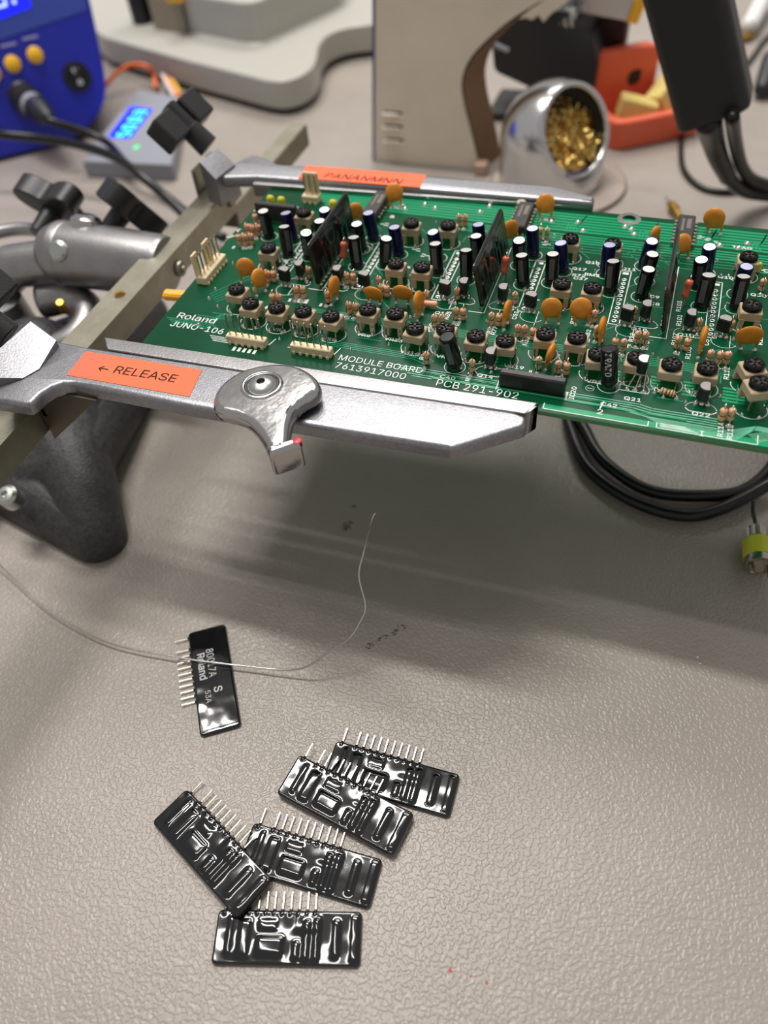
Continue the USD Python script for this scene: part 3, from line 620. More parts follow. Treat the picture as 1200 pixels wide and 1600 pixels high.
# ceramic disc capacitors
for (bx, by, tx, ty, tz, ang, dia) in DISC:
    a = math.radians(ang); nrm = np.array([math.sin(a), -math.cos(a), 0.0])
    top = np.array([tx, ty, tz], float); eye = np.array([0, 0, 256.98])
    if tz < 94.4: d = top - eye; top = eye + d * ((95.6 - eye[2]) / d[2])
    base = np.array([bx, by], float); off = base - top[:2]; off *= min(1.0, 2.2 / max(1e-6, np.linalg.norm(off))); base = top[:2] + off
    up_ = top - np.array([*base, BT]); up_ /= np.linalg.norm(up_)
    r = dia / 2
    prof = [(0, -1.15), (r * 0.55, -1.05), (r * 0.85, -0.75), (r, -0.15), (r, 0.15), (r * 0.85, 0.75), (r * 0.55, 1.05), (0, 1.15)]
    n2 = nrm - (nrm @ up_) * up_; n2 /= np.linalg.norm(n2); sd = np.cross(up_, n2)
    D = [place(lathe(prof, 26), top, n2, sd)]
    for sgn in (-1, 1):
        p = top + sd * sgn * r * 0.62 - up_ * r * 0.55
        D.append(tube([p, p - up_ * 1.4, np.array([*base, BT + 0.6]) + sd * sgn * 2.2], [0.85, 0.6, 0.32], 8))
    dc = obj('ceramic_disc_capacitor', cat(*D), M['ceramic'], PCB, 60)
    for sgn in (-1, 1):
        e = np.array([*base, BT]) + sd * sgn * 2.2
        obj('lead', cyl(e - (0, 0, 0.3), e + (0, 0, 0.9), 0.26, n=6), M['pin'], dc, False); pad(e[0], e[1], 0.8)

# resistors standing on end: a bead with one wire folded down beside it
for i, (x, y) in enumerate(RES):
    tan = i in (56, 57, 21, 34)
    R = cat(place(lathe([(0, 0.9), (0.75, 0.9), (1.12, 1.5), (1.12, 2.1), (0.95, 2.7), (0.95, 3.9), (1.12, 4.4), (1.12, 4.9), (0.7, 5.4), (0, 5.45)], 14), (x, y, BT - 0.6)))
    p = obj('resistor', R, M['resistor_tan' if tan else 'resistor'], PCB, 50)
    dy = -2.3 if i % 4 else 2.3
    obj('wire', tube(spline([(x, y, BT + 4.8), (x, y, BT + 5.5), (x + 0.1, y + dy * 0.5, BT + 5.9), (x, y + dy, BT + 4.6), (x, y + dy, BT - 0.2)], 4), 0.24, 6), M['pin'], p, True)
    obj('colour_band', place(lathe([(0.98, 2.85), (0.985, 3.3), (0.6, 3.3)], 14), (x, y, BT - 0.6)), M['band_brown'], p, True)
    pad(x, y + dy, 1.1)
    if y > 195 and i % 2 == 0: ink.append(cat(*[box(x - 2.4 + q * 0.55, y - 2.2, BT + 0.05, 0.34, 1.9, 0.04) for q in range(2)]))
for (x, y) in RED:
    p = obj('upright_resistor', place(lathe([(0, 0), (0.8, 0), (1.3, 0.5), (1.35, 1.5), (1.1, 2.1), (1.1, 4.4), (1.35, 5.0), (1.3, 6.0), (0.8, 6.5), (0, 6.5)], 16), (x, y - 0.5, BT + 3.2), (0.06, 0.15, 1)), M['resistor_red'], PCB, 50, label='long red resistor standing beside the black module')
    obj('wire', tube([(x, y - 0.6, BT + 3.4), (x + 0.1, y - 1.6, BT + 0.0)], 0.26, 6), M['pin'], p, True)
    obj('wire', tube(spline([(x + 0.4, y + 0.4, BT + 9.6), (x + 0.4, y + 0.8, BT + 10.6), (x + 0.2, y + 2.5, BT + 10.2), (x, y + 3.4, BT + 6), (x, y + 3.4, BT)], 4), 0.26, 6), M['pin'], p, True)
# one lying flat with colour rings, one lying across
a, b = np.array([11.3, 198.2, 91.2]), np.array([14.9, 197.6, 91.2])
lr = obj('flat_resistor', place(lathe([(0, 0), (0.8, 0), (1.2, 0.4), (1.2, 1.1), (0.95, 1.5), (0.95, 3.0), (1.2, 3.4), (1.2, 4.1), (0.8, 4.5), (0, 4.5)], 16), a, b - a), M['resistor_tan'], PCB, 50, label='small tan resistor with brown rings lying flat')
dd = (b - a) / np.linalg.norm(b - a)
for q in (0.6, 1.7, 2.7, 3.6): obj('colour_band', place(lathe([(1.05, 0), (1.24, 0.02), (1.24, 0.4), (1.05, 0.42)], 16), a + dd * q, dd), M['band_brown'], lr, True)
for e, s in ((a, -1), (b, 1)): obj('wire', tube([e, e + dd * s * 1.2, e + dd * s * 1.6 - (0, 0, 1.4)], 0.26, 6), M['pin'], lr, True); pad(*(e + dd * s * 1.6)[:2], 0.9)
a, b = np.array([-74.2, 224.3, 92.0]), np.array([-70.4, 224.8, 92.0])
obj('flat_resistor', place(lathe([(0, 0), (0.7, 0), (1.15, 0.5), (1.1, 2.5), (1.15, 4.4), (0.7, 5), (0, 5)], 14), a, b - a), M['resistor'], PCB, 50)
# small yellow parts at the back
for px in ((-160.2, 279.8), (-155.0, 279.7), (-131.7, 281.7)): obj('yellow_capacitor', box(*px, 92.6, 3.6, 2.4, 5.2, 0.9), M['yellow'], PCB, 40)
obj('yellow_link', box(37.5, 272.5, 92.0, 1.6, 1.6, 4.0, 0.5), M['yellow'], PCB, 40)

# three legged transistors
def to92(x, y, z, ang, name='transistor', legs=None, label=None, d=(0, 0, 1), top='trans_grey'):
    t = np.linspace(math.radians(-35), math.radians(215), 18)
    out = np.column_stack([2.25 * np.cos(t), 2.25 * np.sin(t)])
    out = rotz(np.column_stack([out, np.zeros(len(out))]).view(np.ndarray) if False else trimesh.Trimesh(np.column_stack([out, np.zeros(len(out))]), np.zeros((0, 3), int), process=False), ang).vertices[:, :2]
    b = place(prism(out, [(0, 0.15), (0.2, 0), (4.5, 0), (4.8, 0.25)]), (x, y, z), d)
    p = obj(name, b, M['trans'], PCB, 30, label=label)
    dn = np.asarray(d, float) / np.linalg.norm(d)
    tp = place(prism(out, [(4.79, 0.3), (4.86, 0.35)]), (x, y, z), d)
    obj('face', tp, M[top], p, False)
    for q in (-1, 0, 1):
        e = np.array([x + q * 1.27, y, z + 0.2]); g = legs[q + 1] if legs else (x + q * 1.8, y - 0.4, BT)
        obj('leg', tube(spline([e, e * 0.7 + np.array(g) * 0.3 + (0, 0, -0.2), g], 4), 0.26, 6), M['pin'], p, True); pad(g[0], g[1], 0.9)
for (x, y) in TRANS:
    to92(x, y, BT + 2.2, 75)
    ink.append(ring(x + 1.4, y - 2.8, 4.2, 0.3, math.radians(150), math.radians(330), 3.6)); ink.append(strip([(x + 3.2, y - 6.2), (x + 3.2, y + 0.4)], 0.3, BT + .05))
for i, (x, y) in enumerate(FLAT):
    if i == 7: legs = [(23.7, 190.1, BT), (25.0, 189.9, BT), (27.0, 190.1, BT)]
    else: legs = None
    to92(x, y, BT + 2.0, 180 + (3 if i < 6 else 0))
    ink.append(ring(x, y - 3.2, 4.6, 0.3, math.radians(10), math.radians(170), 3.4)); ink.append(strip([(x - 4.6, y - 3.4), (x - 3.4, y - 4.6), (x + 3.4, y - 4.6), (x + 4.6, y - 3.4)], 0.3, BT + .05))
q = np.array([4.7, 202.3])
to92(q[0], q[1], 94.6, 176, legs=[(1.2, 197.7, BT), (3.8, 198.0, BT), (6.4, 197.7, BT)], label='tall transistor on splayed bare legs with white top', top='white_ink')
a = np.array([3.5, 198.9]); ink.append(ring(a[0], a[1] - 1, 4.6, 0.3, math.radians(0), math.radians(180), 4.2)); ink.append(strip([(a[0] - 4.6, a[1] - 1), (a[0] - 4.2, a[1] - 2), (a[0] + 4.2, a[1] - 2), (a[0] + 4.6, a[1] - 1)], 0.3, BT + .05))

# integrated circuits along the back, and single-in-line blocks
for px in ((-113.9, 286.0), (-52.4, 289.1), (10.2, 291.4)):
    x, y = px
    p = obj('integrated_circuit', box(x, y, BT + 2.2, 6.4, 19.5, 3.2, 0.5), M['ic'], PCB, 20)
    for s in (-1, 1):
        for k in range(7): obj('pin', cat(box(x + s * 3.7, y - 7.62 + k * 2.54, BT + 1.7, 1.2, 1.3, 0.35), box(x + s * 4.2, y - 7.62 + k * 2.54, BT + 0.8, 0.3, 0.9, 1.9)), M['pin'], p, False)
    obj('marking', cat(box(x + 1, y + 3, BT + 3.83, 1.6, 7, 0.03), box(x - 1.2, y + 2, BT + 3.83, 0.9, 9, 0.03)), M['ic_ink'], p, False)
a, b = np.array([-38.1, 188.9]), np.array([-16.9, 189.1]); c = (a + b) / 2; L = np.linalg.norm(b - a)
c[1] += 2.0
p = obj('inline_circuit', box(c[0], c[1] - 1.0, BT + 3.4, L, 2.8, 5.8, 0.5), M['ic'], PCB, 20, label='long black single in line circuit near the front edge')
for k in range(9): obj('pin', box(c[0] - L / 2 + 1.6 + k * (L - 3.2) / 8, c[1] - 1.0, BT + 0.3, 0.8, 0.4, 0.8), M['pin'], p, False)
ink.append(box(c[0] - L / 2 - 0.5, c[1] - 1.4, BT + 0.05, 0.3, 4.5, 0.04)); ink.append(box(c[0] + L / 2 + 0.6, c[1] - 1.2, BT + 0.05, 0.6, 4.0, 0.04))
a, b = np.array([-161.5, 268.5]), np.array([-142.9, 269.0]); c = (a + b) / 2; L = np.linalg.norm(b - a)
obj('inline_circuit', box(c[0], c[1], BT + 4.4, L, 2.6, 7.4, 0.4), M['ic'], PCB, 20, label='black single in line circuit at the back left corner')

# tall black resin modules standing on edge across the board
def resin_sheet(w, h, t, bumps, seed, nx=64, ny=34, rim=0.9):
    """Closed slab w x h, flat back, glossy lumpy front (+z), rounded rim. bumps = (x0, x1, y0, y1, height, softness) in 0..1."""
    us, vs = np.linspace(0, 1, nx), np.linspace(0, 1, ny)
    U, V = np.meshgrid(us, vs, indexing='ij')
    X, Y = (U - 0.5) * w, (V - 0.5) * h; cr = 1.7
    A, B = np.clip((np.abs(X) - (w / 2 - cr)) / cr, 0, 1), np.clip((np.abs(Y) - (h / 2 - cr)) / cr, 0, 1)
    A2, B2 = A * np.sqrt(1 - B * B / 2), B * np.sqrt(1 - A * A / 2)
    X, Y = np.sign(X) * (np.minimum(np.abs(X), w / 2 - cr) + A2 * cr), np.sign(Y) * (np.minimum(np.abs(Y), h / 2 - cr) + B2 * cr)
    e = np.where((A > 0) & (B > 0), cr * (1 - np.hypot(A2, B2)), np.minimum(w / 2 - np.abs(X), h / 2 - np.abs(Y)))
    Z = t * np.sqrt(np.clip(1 - (1 - np.clip(e / rim, 0, 1)) ** 2, 0, 1)) * 0.55 + t * 0.45
    for (x0, x1, y0, y1, hh, s) in bumps:
        sx, sy = s / w, s / h
        f = lambda q, a, b, k: 1 / (1 + np.exp(-(q - a) / k * 2.2)) * 1 / (1 + np.exp((q - b) / k * 2.2))
        Z += hh * f(U, x0, x1, sx) * f(V, y0, y1, sy) * np.clip(e / 0.7, 0, 1)
    Z += 0.22 * (meshkit.fbm(np.stack([U * w / 6.5, V * h / 6.5, np.full_like(U, seed)], -1), 2, seed) - 0.5) * np.clip(e, 0, 1)
    v = np.concatenate([np.stack([X, Y, Z], -1).reshape(-1, 3), np.stack([X, Y, np.zeros_like(Z)], -1).reshape(-1, 3)])
    N = nx * ny; f = []
    for i in range(nx - 1):
        for j in range(ny - 1):
            a, b, c, d = i * ny + j, (i + 1) * ny + j, (i + 1) * ny + j + 1, i * ny + j + 1
            f += [(a, b, c), (a, c, d), (a + N, c + N, b + N), (a + N, d + N, c + N)]
    bd = [i * ny for i in range(nx)] + [(nx - 1) * ny + j for j in range(1, ny)] + [i * ny + ny - 1 for i in range(nx - 2, -1, -1)] + [j for j in range(ny - 2, 0, -1)]
    for k in range(len(bd)): a, b = bd[k], bd[(k + 1) % len(bd)]; f += [(a, a + N, b + N), (a, b + N, b)]
    return trimesh.Trimesh(v, np.array(f), process=False)
for i, (x, lean) in enumerate(((-118.0, 1.6), (-55.3, 3.4), (7.4, 2.2))):
    bm = [(0.08 + 0.11 * k, 0.14 + 0.11 * k, 0.1, 0.45 + 0.12 * ((k * 7 + i) % 3), 0.5, 0.8) for k in range(8)] + [(0.3, 0.5, 0.5, 0.85, 0.7, 0.9), (0.62, 0.85, 0.55, 0.8, 0.6, 0.9)]
    m = resin_sheet(40, 17.0, 1.3, bm, i + 1, 70, 30)
    # module x runs along +y, module y runs up (leaning), its lumpy face looks to +x
    upv = np.array([-lean, 0, 17.0]); upv /= np.linalg.norm(upv); xv = np.array([0, 1.0, 0])
    m2 = place(m, (x, 246.5, BT + 1.2 + 8.5), np.cross(xv, upv), xv)
    p = obj('resin_module', m2, M['epoxy_dull'], PCB, 50)
    for k in range(15): obj('pin', cyl((x + 0.8, 230 + k * 2.54, BT), (x + 0.5, 230 + k * 2.54, BT + 2.4), 0.3, n=6), M['pin'], p, False); pad(x + 1.2, 230 + k * 2.54, 0.7)
    ink += [strip([(x + 3.0, 226.2), (x + 3.0, 270)], 0.35, BT + .05), strip([(x - 2.6, 226.2), (x + 3.0, 226.2)], 0.35, BT + .05)]

# the six empty slots between them: printed outline and a row of hollow solder eyes
for x in (-134.3, -102.6, -71.2, -39.2, -7.6, 24.2, 56):
    y0 = 230.2; y1 = 263.2
    ink += [strip([(x - 1.9, y0), (x + 1.9, y0), (x + 1.9, y1), (x - 1.9, y1), (x - 1.9, y0)], 0.32, BT + .05), box(x, y1 - 1.6, BT + .05, 2.2, 1.4, 0.04)]
    for k in range(11): pads.append(place(lathe([(0.42, 0), (0.95, 0.05), (0.9, 0.16), (0.45, 0.1)], 10), (x, y0 + 2.0 + k * 2.54, BT + 0.02)))

# white headers
def header(c, d, n, tabs=(), h=3.2, pin_h=9.0, depth_=4.6, label=None, pitch=2.54):
    c = np.asarray(c, float); d = np.asarray(d, float) / np.linalg.norm(d); L = n * pitch; s = np.cross([0, 0, 1.0], np.append(d, 0))[:2]
    q = lambda u, w: c + d * u + s * w
    body = place(box(0, 0, h / 2, L, depth_, h, 0.3), (*c, BT + 0.2), (0, 0, 1), (*d, 0))
    P = obj('pin_header', body, M['cream'], PCB, 20, label=label)
    for k in range(n):
        u = -L / 2 + pitch * (k + 0.5)
        obj('pin', box(*q(u, 0), BT + h / 2 + pin_h / 2, 0.64, 0.64, pin_h + h - 0.2, 0.1), M['pin'], P, False)
        obj('foot', place(box(u, -depth_ / 2, 0.5, 1.1, 0.9, 1.0), (*c, BT), (0, 0, 1), (*d, 0)), M['cream'], P, False)
    for (u0, u1) in tabs:
        obj('locking_tab', place(box((u0 + u1) / 2, depth_ / 2 - 0.5, h + (pin_h - 0.5) / 2, u1 - u0, 1.0, pin_h + 0.6, 0.3), (*c, BT), (0, 0, 1), (*d, 0)), M['cream'], P, 20)
    return P
header((-162.6, 227.7), (0.0, 1), 7, ((-8.6, -4.6), (0.2, 5.0)), label='tall cream header with two locking tabs at the left edge')
header((-144.3, 287.6), (1, 0.0), 3, ((-3.4, 3.4),), label='small cream three pin header by the back arm')
header((-128.9, 189.7), (1, 0), 6, pin_h=8.5, depth_=3.0, label='cream six pin header beside the board name')
header((-104.2, 190.2), (1, 0), 6, pin_h=9.5, depth_=3.0, label='cream header next to the module board lettering')
for (x0, x1) in (((-137.7, 192.2), (-121.6, 190.5)), ((-113.1, 192.6), (-97.2, 191.3))):
    ink.append(strip([(x0[0] - 1, x0[1] - 1.2), (x0[0] + 16.5, x0[1] - 1.2), (x0[0] + 17.5, x0[1] + 2.5)], 0.35, BT + .05))

ec = np.array([-174.6, 213.3])
obj('edge_clip', place(box(0, 0, 0, 13.0, 4.6, 3.4, 0.9), (ec[0] + 3.2, ec[1] + 1.5, 86.6), (0.12, 0, 1), (1, 0.25, 0)), M['amber'], PCB, 40, label='amber clip under the left edge')
# printed lettering and lines
def say(s, px, h, deg=0, bold=False, width=1.15, shear=0.0): ink.append(text_at(s, px[0], px[1], BT + 0.03, h, deg, 0.04, bold, shear, width))
say('Roland', (-162.9, 197.6), 3.2, 0, width=1.16)
say('JUNO-106', (-162.8, 192.5), 3.0, 0, width=1.0)
say('MODULE BOARD', (-94.5, 189.2), 2.8, 0, width=0.99)
say('7613917000', (-94.3, 185.0), 2.9, 0, width=1.0)
say('PCB 291-902', (-58.4, 184.6), 3.2, 0, width=0.93)
for s, px in (('VR8', (-92.9, 203.4)), ('VR13', (-82.5, 203.3)), ('VR14', (-74.9, 197.9)), ('VR1', (-62.2, 198.5)), ('VR19', (-39.0, 199.1)), ('VR2', (-11.7, 198.0)), ('VR', (19.5, 200.4)), ('C40', (-58.0, 188.6)), ('Q14', (-46.3, 192.2)), ('C42', (-5.7, 188.2)), ('Q21', (0.9, 192.6)), ('Q22', (21.4, 190.7)), ('R104', (9.3, 199.1)),
              ('VR12', (-115.4, 199.1)), ('VR9', (-104.2, 198.4)), ('VR4', (-123.9, 199.0)), ('Q17', (-27.2, 260.1)), ('R72', (-26.5, 255.9)), ('C37', (-25.7, 254.0)), ('RM3', (-22.2, 257.3)), ('Q15', (-23.1, 265.3)), ('C9', (2.2, 248.5)), ('C8', (2.7, 244.3)), ('Q18', (-1.6, 228.5)), ('Q10', (13.7, 228.9)), ('Q19', (-47.9, 226.2)), ('TPAG', (27.9, 287.1)), ('Q10', (24.2, 266.0)), ('Q15', (-69.6, 221.9)), ('Q107', (35.6, 257.3)), ('Q11', (-9.7, 263.9))):
    say(s, px, 1.55, 0, True, 1.25)
for s, px in (('R114', (30.9, 182.9)), ('R115', (33.6, 182.5)), ('R112', (31.1, 209.6)), ('IC20', (-13.9, 188.6)), ('R95', (-47.8, 188.9)), ('R92', (-65.8, 195.9)), ('R102', (13.8, 223.3)), ('R103', (13.5, 242.2)), ('R101', (14.3, 234.1)), ('R12', (0.1, 221.8)), ('R82', (-14.3, 220.4)), ('C52', (-9.6, 224.8)), ('C51', (-40.5, 224.9)), ('R77', (-45.6, 214.7)), ('R76', (-47.2, 215.1)), ('C5', (24.0, 225.5)), ('R111', (40.5, 229.8)), ('R98', (5.3, 218.5)), ('R85', (-2.0, 214.0)), ('R105', (18.8, 217.0)), ('R80', (-33.7, 211.5)), ('R71', (-20.4, 227.0)), ('R63', (-63.7, 219.4)), ('R61', (-58.9, 216.7)), ('R50', (-67.9, 211.2)), ('R46', (-99.3, 211.8))):
    say(s, px, 1.5, 90, True, 1.25)
n2 = np.array([-6.6, 184.0]); say('2', (n2[0] + 0.2, n2[1]), 2.2, 0, False, 1.3); say('I', (24.3, 182.0), 2.2, 0)
ink.append(strip([(n2[0] + 1.2, n2[1] + 2.6), (n2[0] + 1.9, n2[1] + 6.0)], 0.45, BT + .05))
m0 = np.array([-10.8, 195.3]); ink += [ring(m0[0] + 0.9, m0[1], 1.3, 0.3), strip([(m0[0] + 0.2, m0[1]), (m0[0] + 1.6, m0[1])], 0.3, BT + .05)]
L0, L1, L2, L3 = (-22.3, 183.0), (-21.9, 180.1), (7.4, 181.2), (7.5, 183.6)
yl = 182.35
ink += [strip([(L0[0], yl + 2.6), (L0[0], yl), (9.5, yl), (9.5, yl + 2.2)], 0.3, BT + .06), strip([(12.0, yl + 2.2), (12.0, yl), (40.6, yl), (40.6, yl + 4.0)], 0.3, BT + .06)]
for k in range(4): ink.append(strip([(13.0, yl + 0.7 + k * 0.5), (24.0 - k * 1.2, yl + 0.7 + k * 0.5)], 0.22, BT + .06))
ink.append(box(-120.5, 218.2, BT + 0.05, 6, 2.6, 0.04, 0)); ink.append(box(-122.7, 203.6, BT + 0.05, 3.4, 2.4, 0.04, 0))
for k in range(5): a = np.array([-132.6, 186.0]); ink.append(box(a[0] + 2.0 * k, a[1], BT + .05, 1.1, 2.2, 0.04))
for k in range(4): a = np.array([-130.8, 184.9]); ink.append(strip([(a[0] - 14 + 0.8 * k, a[1] + 6 - k * 0.8), (a[0] - 3 + 0.8 * k, a[1] + 6 - k * 0.8), (a[0] + 0.8 * k, a[1] + 3 - k * 0.8)], 0.25, BT + .05))
r3 = random.Random(11)
for px in ((-159.9, 247.7), (-156.7, 246.5), (-167.3, 253.1), (-166.3, 258.4), (-156.5, 258.5), (-105.8, 281.8), (-107.2, 289.5), (-105.3, 291.5), (-107.0, 275.4), (-88.3, 259.8), (-83.8, 256.6), (-88.1, 247.0), (-42.7, 292.2), (-42.4, 277.7), (-39.7, 274.4), (16.5, 291.5), (19.7, 290.4), (22.6, 288.7), (40.0, 273.3), (-36.5, 237.5), (-136.4, 236.3), (-136.3, 240.5)):
    ink.append(cat(*[box(px[0] + r3.uniform(-1, 1), px[1] + k * 0.75, BT + 0.05, r3.uniform(1.2, 2.4), 0.42, 0.04) for k in range(3)]))
for px in ((-95.3, 295.1), (-90.1, 292.9), (-71.0, 293.6), (-68.2, 298.9), (-30.6, 293.7), (-27.6, 287.9), (-12.1, 294.1), (-9.5, 292.7), (-8.0, 289.2), (33.4, 291.4), (30.4, 287.6), (-40.9, 292.1), (-102.5, 289.9), (23.7, 288.0)): pad(*px, 1.3)
for i in range(230): pad(r3.uniform(-160, 70), r3.uniform(194, 282), r3.uniform(0.5, 0.8))
obj('silkscreen_print', cat(*ink), M['white_ink'], PCB, False)
obj('solder_joints', cat(*pads), M['solder'], PCB, True, kind='stuff')

# ---------------------------------------------------------------- loose resin modules on the bench
W, H, T = 44.6, 15.0, 1.7
UP0, PITCH = 0.05, 2.54
def module_outline_parts(name, label, group, printed=False):
    p = thing(name, label, 'electronic module', (0, 0, 0), group)
    if printed:
        bumps = []
    else:
        bumps = [(0.09, 0.12, 0.18, 0.86, 0.30, 0.45), (0.17, 0.24, 0.14, 0.80, 0.42, 0.5), (0.30, 0.47, 0.18, 0.50, 0.55, 0.55), (0.30, 0.42, 0.62, 0.82, 0.25, 0.6),
                 (0.545, 0.585, 0.12, 0.42, 0.45, 0.5), (0.61, 0.65, 0.10, 0.80, 0.5, 0.5), (0.68, 0.715, 0.08, 0.84, 0.5, 0.5), (0.55, 0.72, 0.6, 0.95, 0.25, 0.9), (0.81, 0.85, 0.16, 0.82, 0.4, 0.5), (0.93, 0.975, 0.1, 0.9, 0.28, 0.4)]
    if not printed:
        for k in [0] + list(range(2, 12)): u = UP0 + k * PITCH / W; bumps.append((u - 0.006, u + 0.006, 0.90, 0.97, 0.35, 0.35))
    m = resin_sheet(W, H, T, [(a, b, c, d, e, f * 1.25) for a, b, c, d, e, f in bumps], 5, 210, 84, 0.8)
    obj('resin_body', m, M['epoxy'], p, True)
    for k in [0] + list(range(2, 12)):
        x = (-W / 2 + (UP0 + k * PITCH / W) * W) * (-1 if printed else 1); j = rnd.uniform(-0.25, 0.25)
        obj('pin', cat(box(0, 0, 0, 0.42, 6.0, 0.28).apply_transform(trimesh.transformations.rotation_matrix(math.radians(4), (1, 0, 0))).apply_translation((x + j * 0.3, H / 2 + 2.3, 0.85))), M['pin'], p, False)
        obj('pin_collar', cyl((x, H / 2 - 0.8, 0.8), (x, H / 2 + 0.35, 0.8), 0.72, 0.5, 8), M['epoxy'], p, True)
    if printed:
        obj('rim', cat(box(-W / 2 + 1.6, 0, T + 0.02, 0.5, H * 0.86, 0.25, 0.1)), M['epoxy'], p, 20)
        # reading from the far end to the near end, letter tops away from the pins
        tx = [text_at('80017A', 12.6, 1.3, T + 0.02, 2.8, 180, 0.04, False, 0, 0.84), text_at('Roland', 11.6, 4.8, T + 0.02, 2.8, 180, 0.04, True, 0, 0.95), text_at('S', -4.2, 0.2, T + 0.02, 3.0, 180, 0.04, True), text_at('53A', -4.9, 3.6, T + 0.02, 2.0, 180, 0.04)]
        t = cat(*tx)
        obj('print', t, M['grey_ink'], p, False)
    return p
def put(p, corner_a, corner_b, z=0.0, tilt=(0, 0), flip=False):
    """Pins on the +y side; corner_a and corner_b are the ends of the pin edge, left to right."""
    a, b = np.asarray(corner_a, float), np.asarray(corner_b, float); ang = math.atan2(*(b - a)[::-1]); c = (a + b) / 2
    off = np.array([math.sin(ang), -math.cos(ang)]) * H / 2 * (-1 if flip else 1); c = c + off
    x = UsdGeom.Xformable(stage.GetPrimAtPath(p)); x.ClearXformOpOrder()
    Rm = Gf.Matrix4d(Gf.Rotation(Gf.Vec3d(1, 0, 0), tilt[0]), Gf.Vec3d(0)) * Gf.Matrix4d(Gf.Rotation(Gf.Vec3d(0, 1, 0), tilt[1]), Gf.Vec3d(0)) * Gf.Matrix4d(Gf.Rotation(Gf.Vec3d(0, 0, 1), math.degrees(ang)), Gf.Vec3d(0))
    Rm.SetTranslateOnly(Gf.Vec3d(c[0] * .001, c[1] * .001, z * .001)); UsdGeom.Xform(stage.GetPrimAtPath(p)).AddTransformOp(opSuffix='place').Set(Rm)
G = 'black resin modules lying on the bench'
first = module_outline_parts('resin_hybrid_module', 'glossy black resin module at the very front of the pile, lying level', G)
put(first, (-84.3, 32.7), (-42.3, 45.7), 0.1)
def copy(label):
    p = numbered('/World', 'resin_hybrid_module'); x = UsdGeom.Xform.Define(stage, p); x.GetPrim().GetReferences().AddInternalReference(first); x.GetPrim().SetInstanceable(True)
    UsdGeom.Xformable(x.GetPrim()).ClearXformOpOrder(); tag(x.GetPrim(), label, 'electronic module', G); return p
put(copy('glossy black resin module in the middle of the pile, above the front one'), (-85.4, 59.8), (-40.8, 61.8), 0.1)
put(copy('glossy black resin module farthest back in the pile, half under another'), (-68.7, 94.2), (-25.4, 95.3), 0.1)
put(copy('glossy black resin module leaning on the farthest one with its pins across it'), (-79.3, 85.0), (-35.3, 77.8), 1.9, (1.6, 0))
put(copy('dull topped black resin module slanting steeply at the left of the pile'), (-110.5, 62.3), (-72.7, 45.8), 1.5, (0, -2.6))
pr = module_outline_parts('printed_hybrid_module', 'flat black module with pale printing, lying apart under the solder wire', None, True)
put(pr, (-116.5, 80.7), (-141.6, 117.9), 0.1)

# ---------------------------------------------------------------- solder wire, cable coil, plug
wire = [(-250.6, 128.4, 7.0), (-233.1, 122.5, 6.0), (-207.2, 112.3, 4.0), (-188.7, 107.3, 3.0), (-166.1, 104.3, 2.5), (-136.1, 106.9, 2.8), (-123.2, 108.7, 3.0), (-112.0, 110.6, 3.0), (-95.8, 113.3, 4.0), (-87.8, 115.9, 7.0), (-81.2, 121.3, 12.0), (-74.6, 125.4, 17.0), (-71.5, 131.8, 22.0), (-71.0, 135.5, 26.0), (-75.9, 143.5, 31.0), (-76.4, 150.7, 35.0), (-77.3, 162.6, 39.0), (-76.4, 165.6, 41.0)]
obj('solder_wire', tube(spline(wire, 6), 0.36, 8), mat('solder_wire', rgb(196, 194, 190), 0.22, 1.0), smooth=True, label='thin bright solder wire curling over the bench and the printed module', category='solder wire')

def coil(cx, cy, a, b, z, rot, r, t0, t1, n=60):
    t = np.linspace(t0, t1, n); c, s = math.cos(rot), math.sin(rot)
    return np.column_stack([cx + a * np.cos(t) * c - b * np.sin(t) * s, cy + a * np.cos(t) * s + b * np.sin(t) * c, z + 0 * t])
c1 = spline([(74.8, 303.4, 4), (69.9, 270.5, 4.0), (57.8, 247.9, 4.0), (39.2, 239.1, 4.0), (18.5, 237.1, 4.0), (-0.7, 247.8, 5.0), (-10.7, 262.6, 5.0), (-17.2, 278.6, 5.0), (-12.6, 305.9, 5.0), (20.0, 326.5, 5.0), (58.5, 328.5, 5.0), (77.2, 302.9, 9.0), (72.3, 262.3, 9.0), (61.4, 246.1, 6.0), (39.8, 228.2, 4.0), (16.7, 228.3, 4.0), (-5.3, 241.4, 4.0), (-16.8, 261.0, 4.0), (-22.3, 281.9, 4.0), (-16.0, 317.6, 9.0), (27.7, 344.0, 5.0), (72.6, 339.4, 5.0), (91.9, 306.7, 5.0)], 7)
obj('black_cable_coil', tube(c1, 2.7, 12), M['cable'], smooth=True, label='coiled thick black cable on the bench below the board', category='cable')
pa, pb = np.array([62.3, 224.7, 6.6]), np.array([64.4, 203.5, 6.6]); d = (pb - pa) / np.linalg.norm(pb - pa)
PL = thing('metal_plug', 'small nickel plug with a yellow tape band on the bench at the right edge', 'plug', tuple(pa))
Lp = np.linalg.norm(pb - pa)
obj('barrel', place(lathe([(0, 0), (3.6, 0), (3.8, 0.4), (3.8, 6), (5.2, 6.6), (5.6, 8), (5.6, Lp - 4), (5.2, Lp - 3), (4.6, Lp - 3), (4.6, Lp - 6), (0, Lp - 6)], 28), pa, d), M['nickel'], PL, 40)
obj('yellow_band', place(lathe([(5.65, 0), (5.85, 0.05), (5.85, 8.2), (5.65, 8.25)], 28), pa + d * 7.2, d), M['yellow_band'], PL, 40, label='yellow tape band')
for s in (-1, 1): obj('prong', cyl(pb + np.array([s * 3.2, 0, 0]) - d * 4, pb + np.array([s * 3.2, 0, 0]) + d * 1.5, 0.9, 0.8, 10, 0.2), M['nickel'], PL, 40)
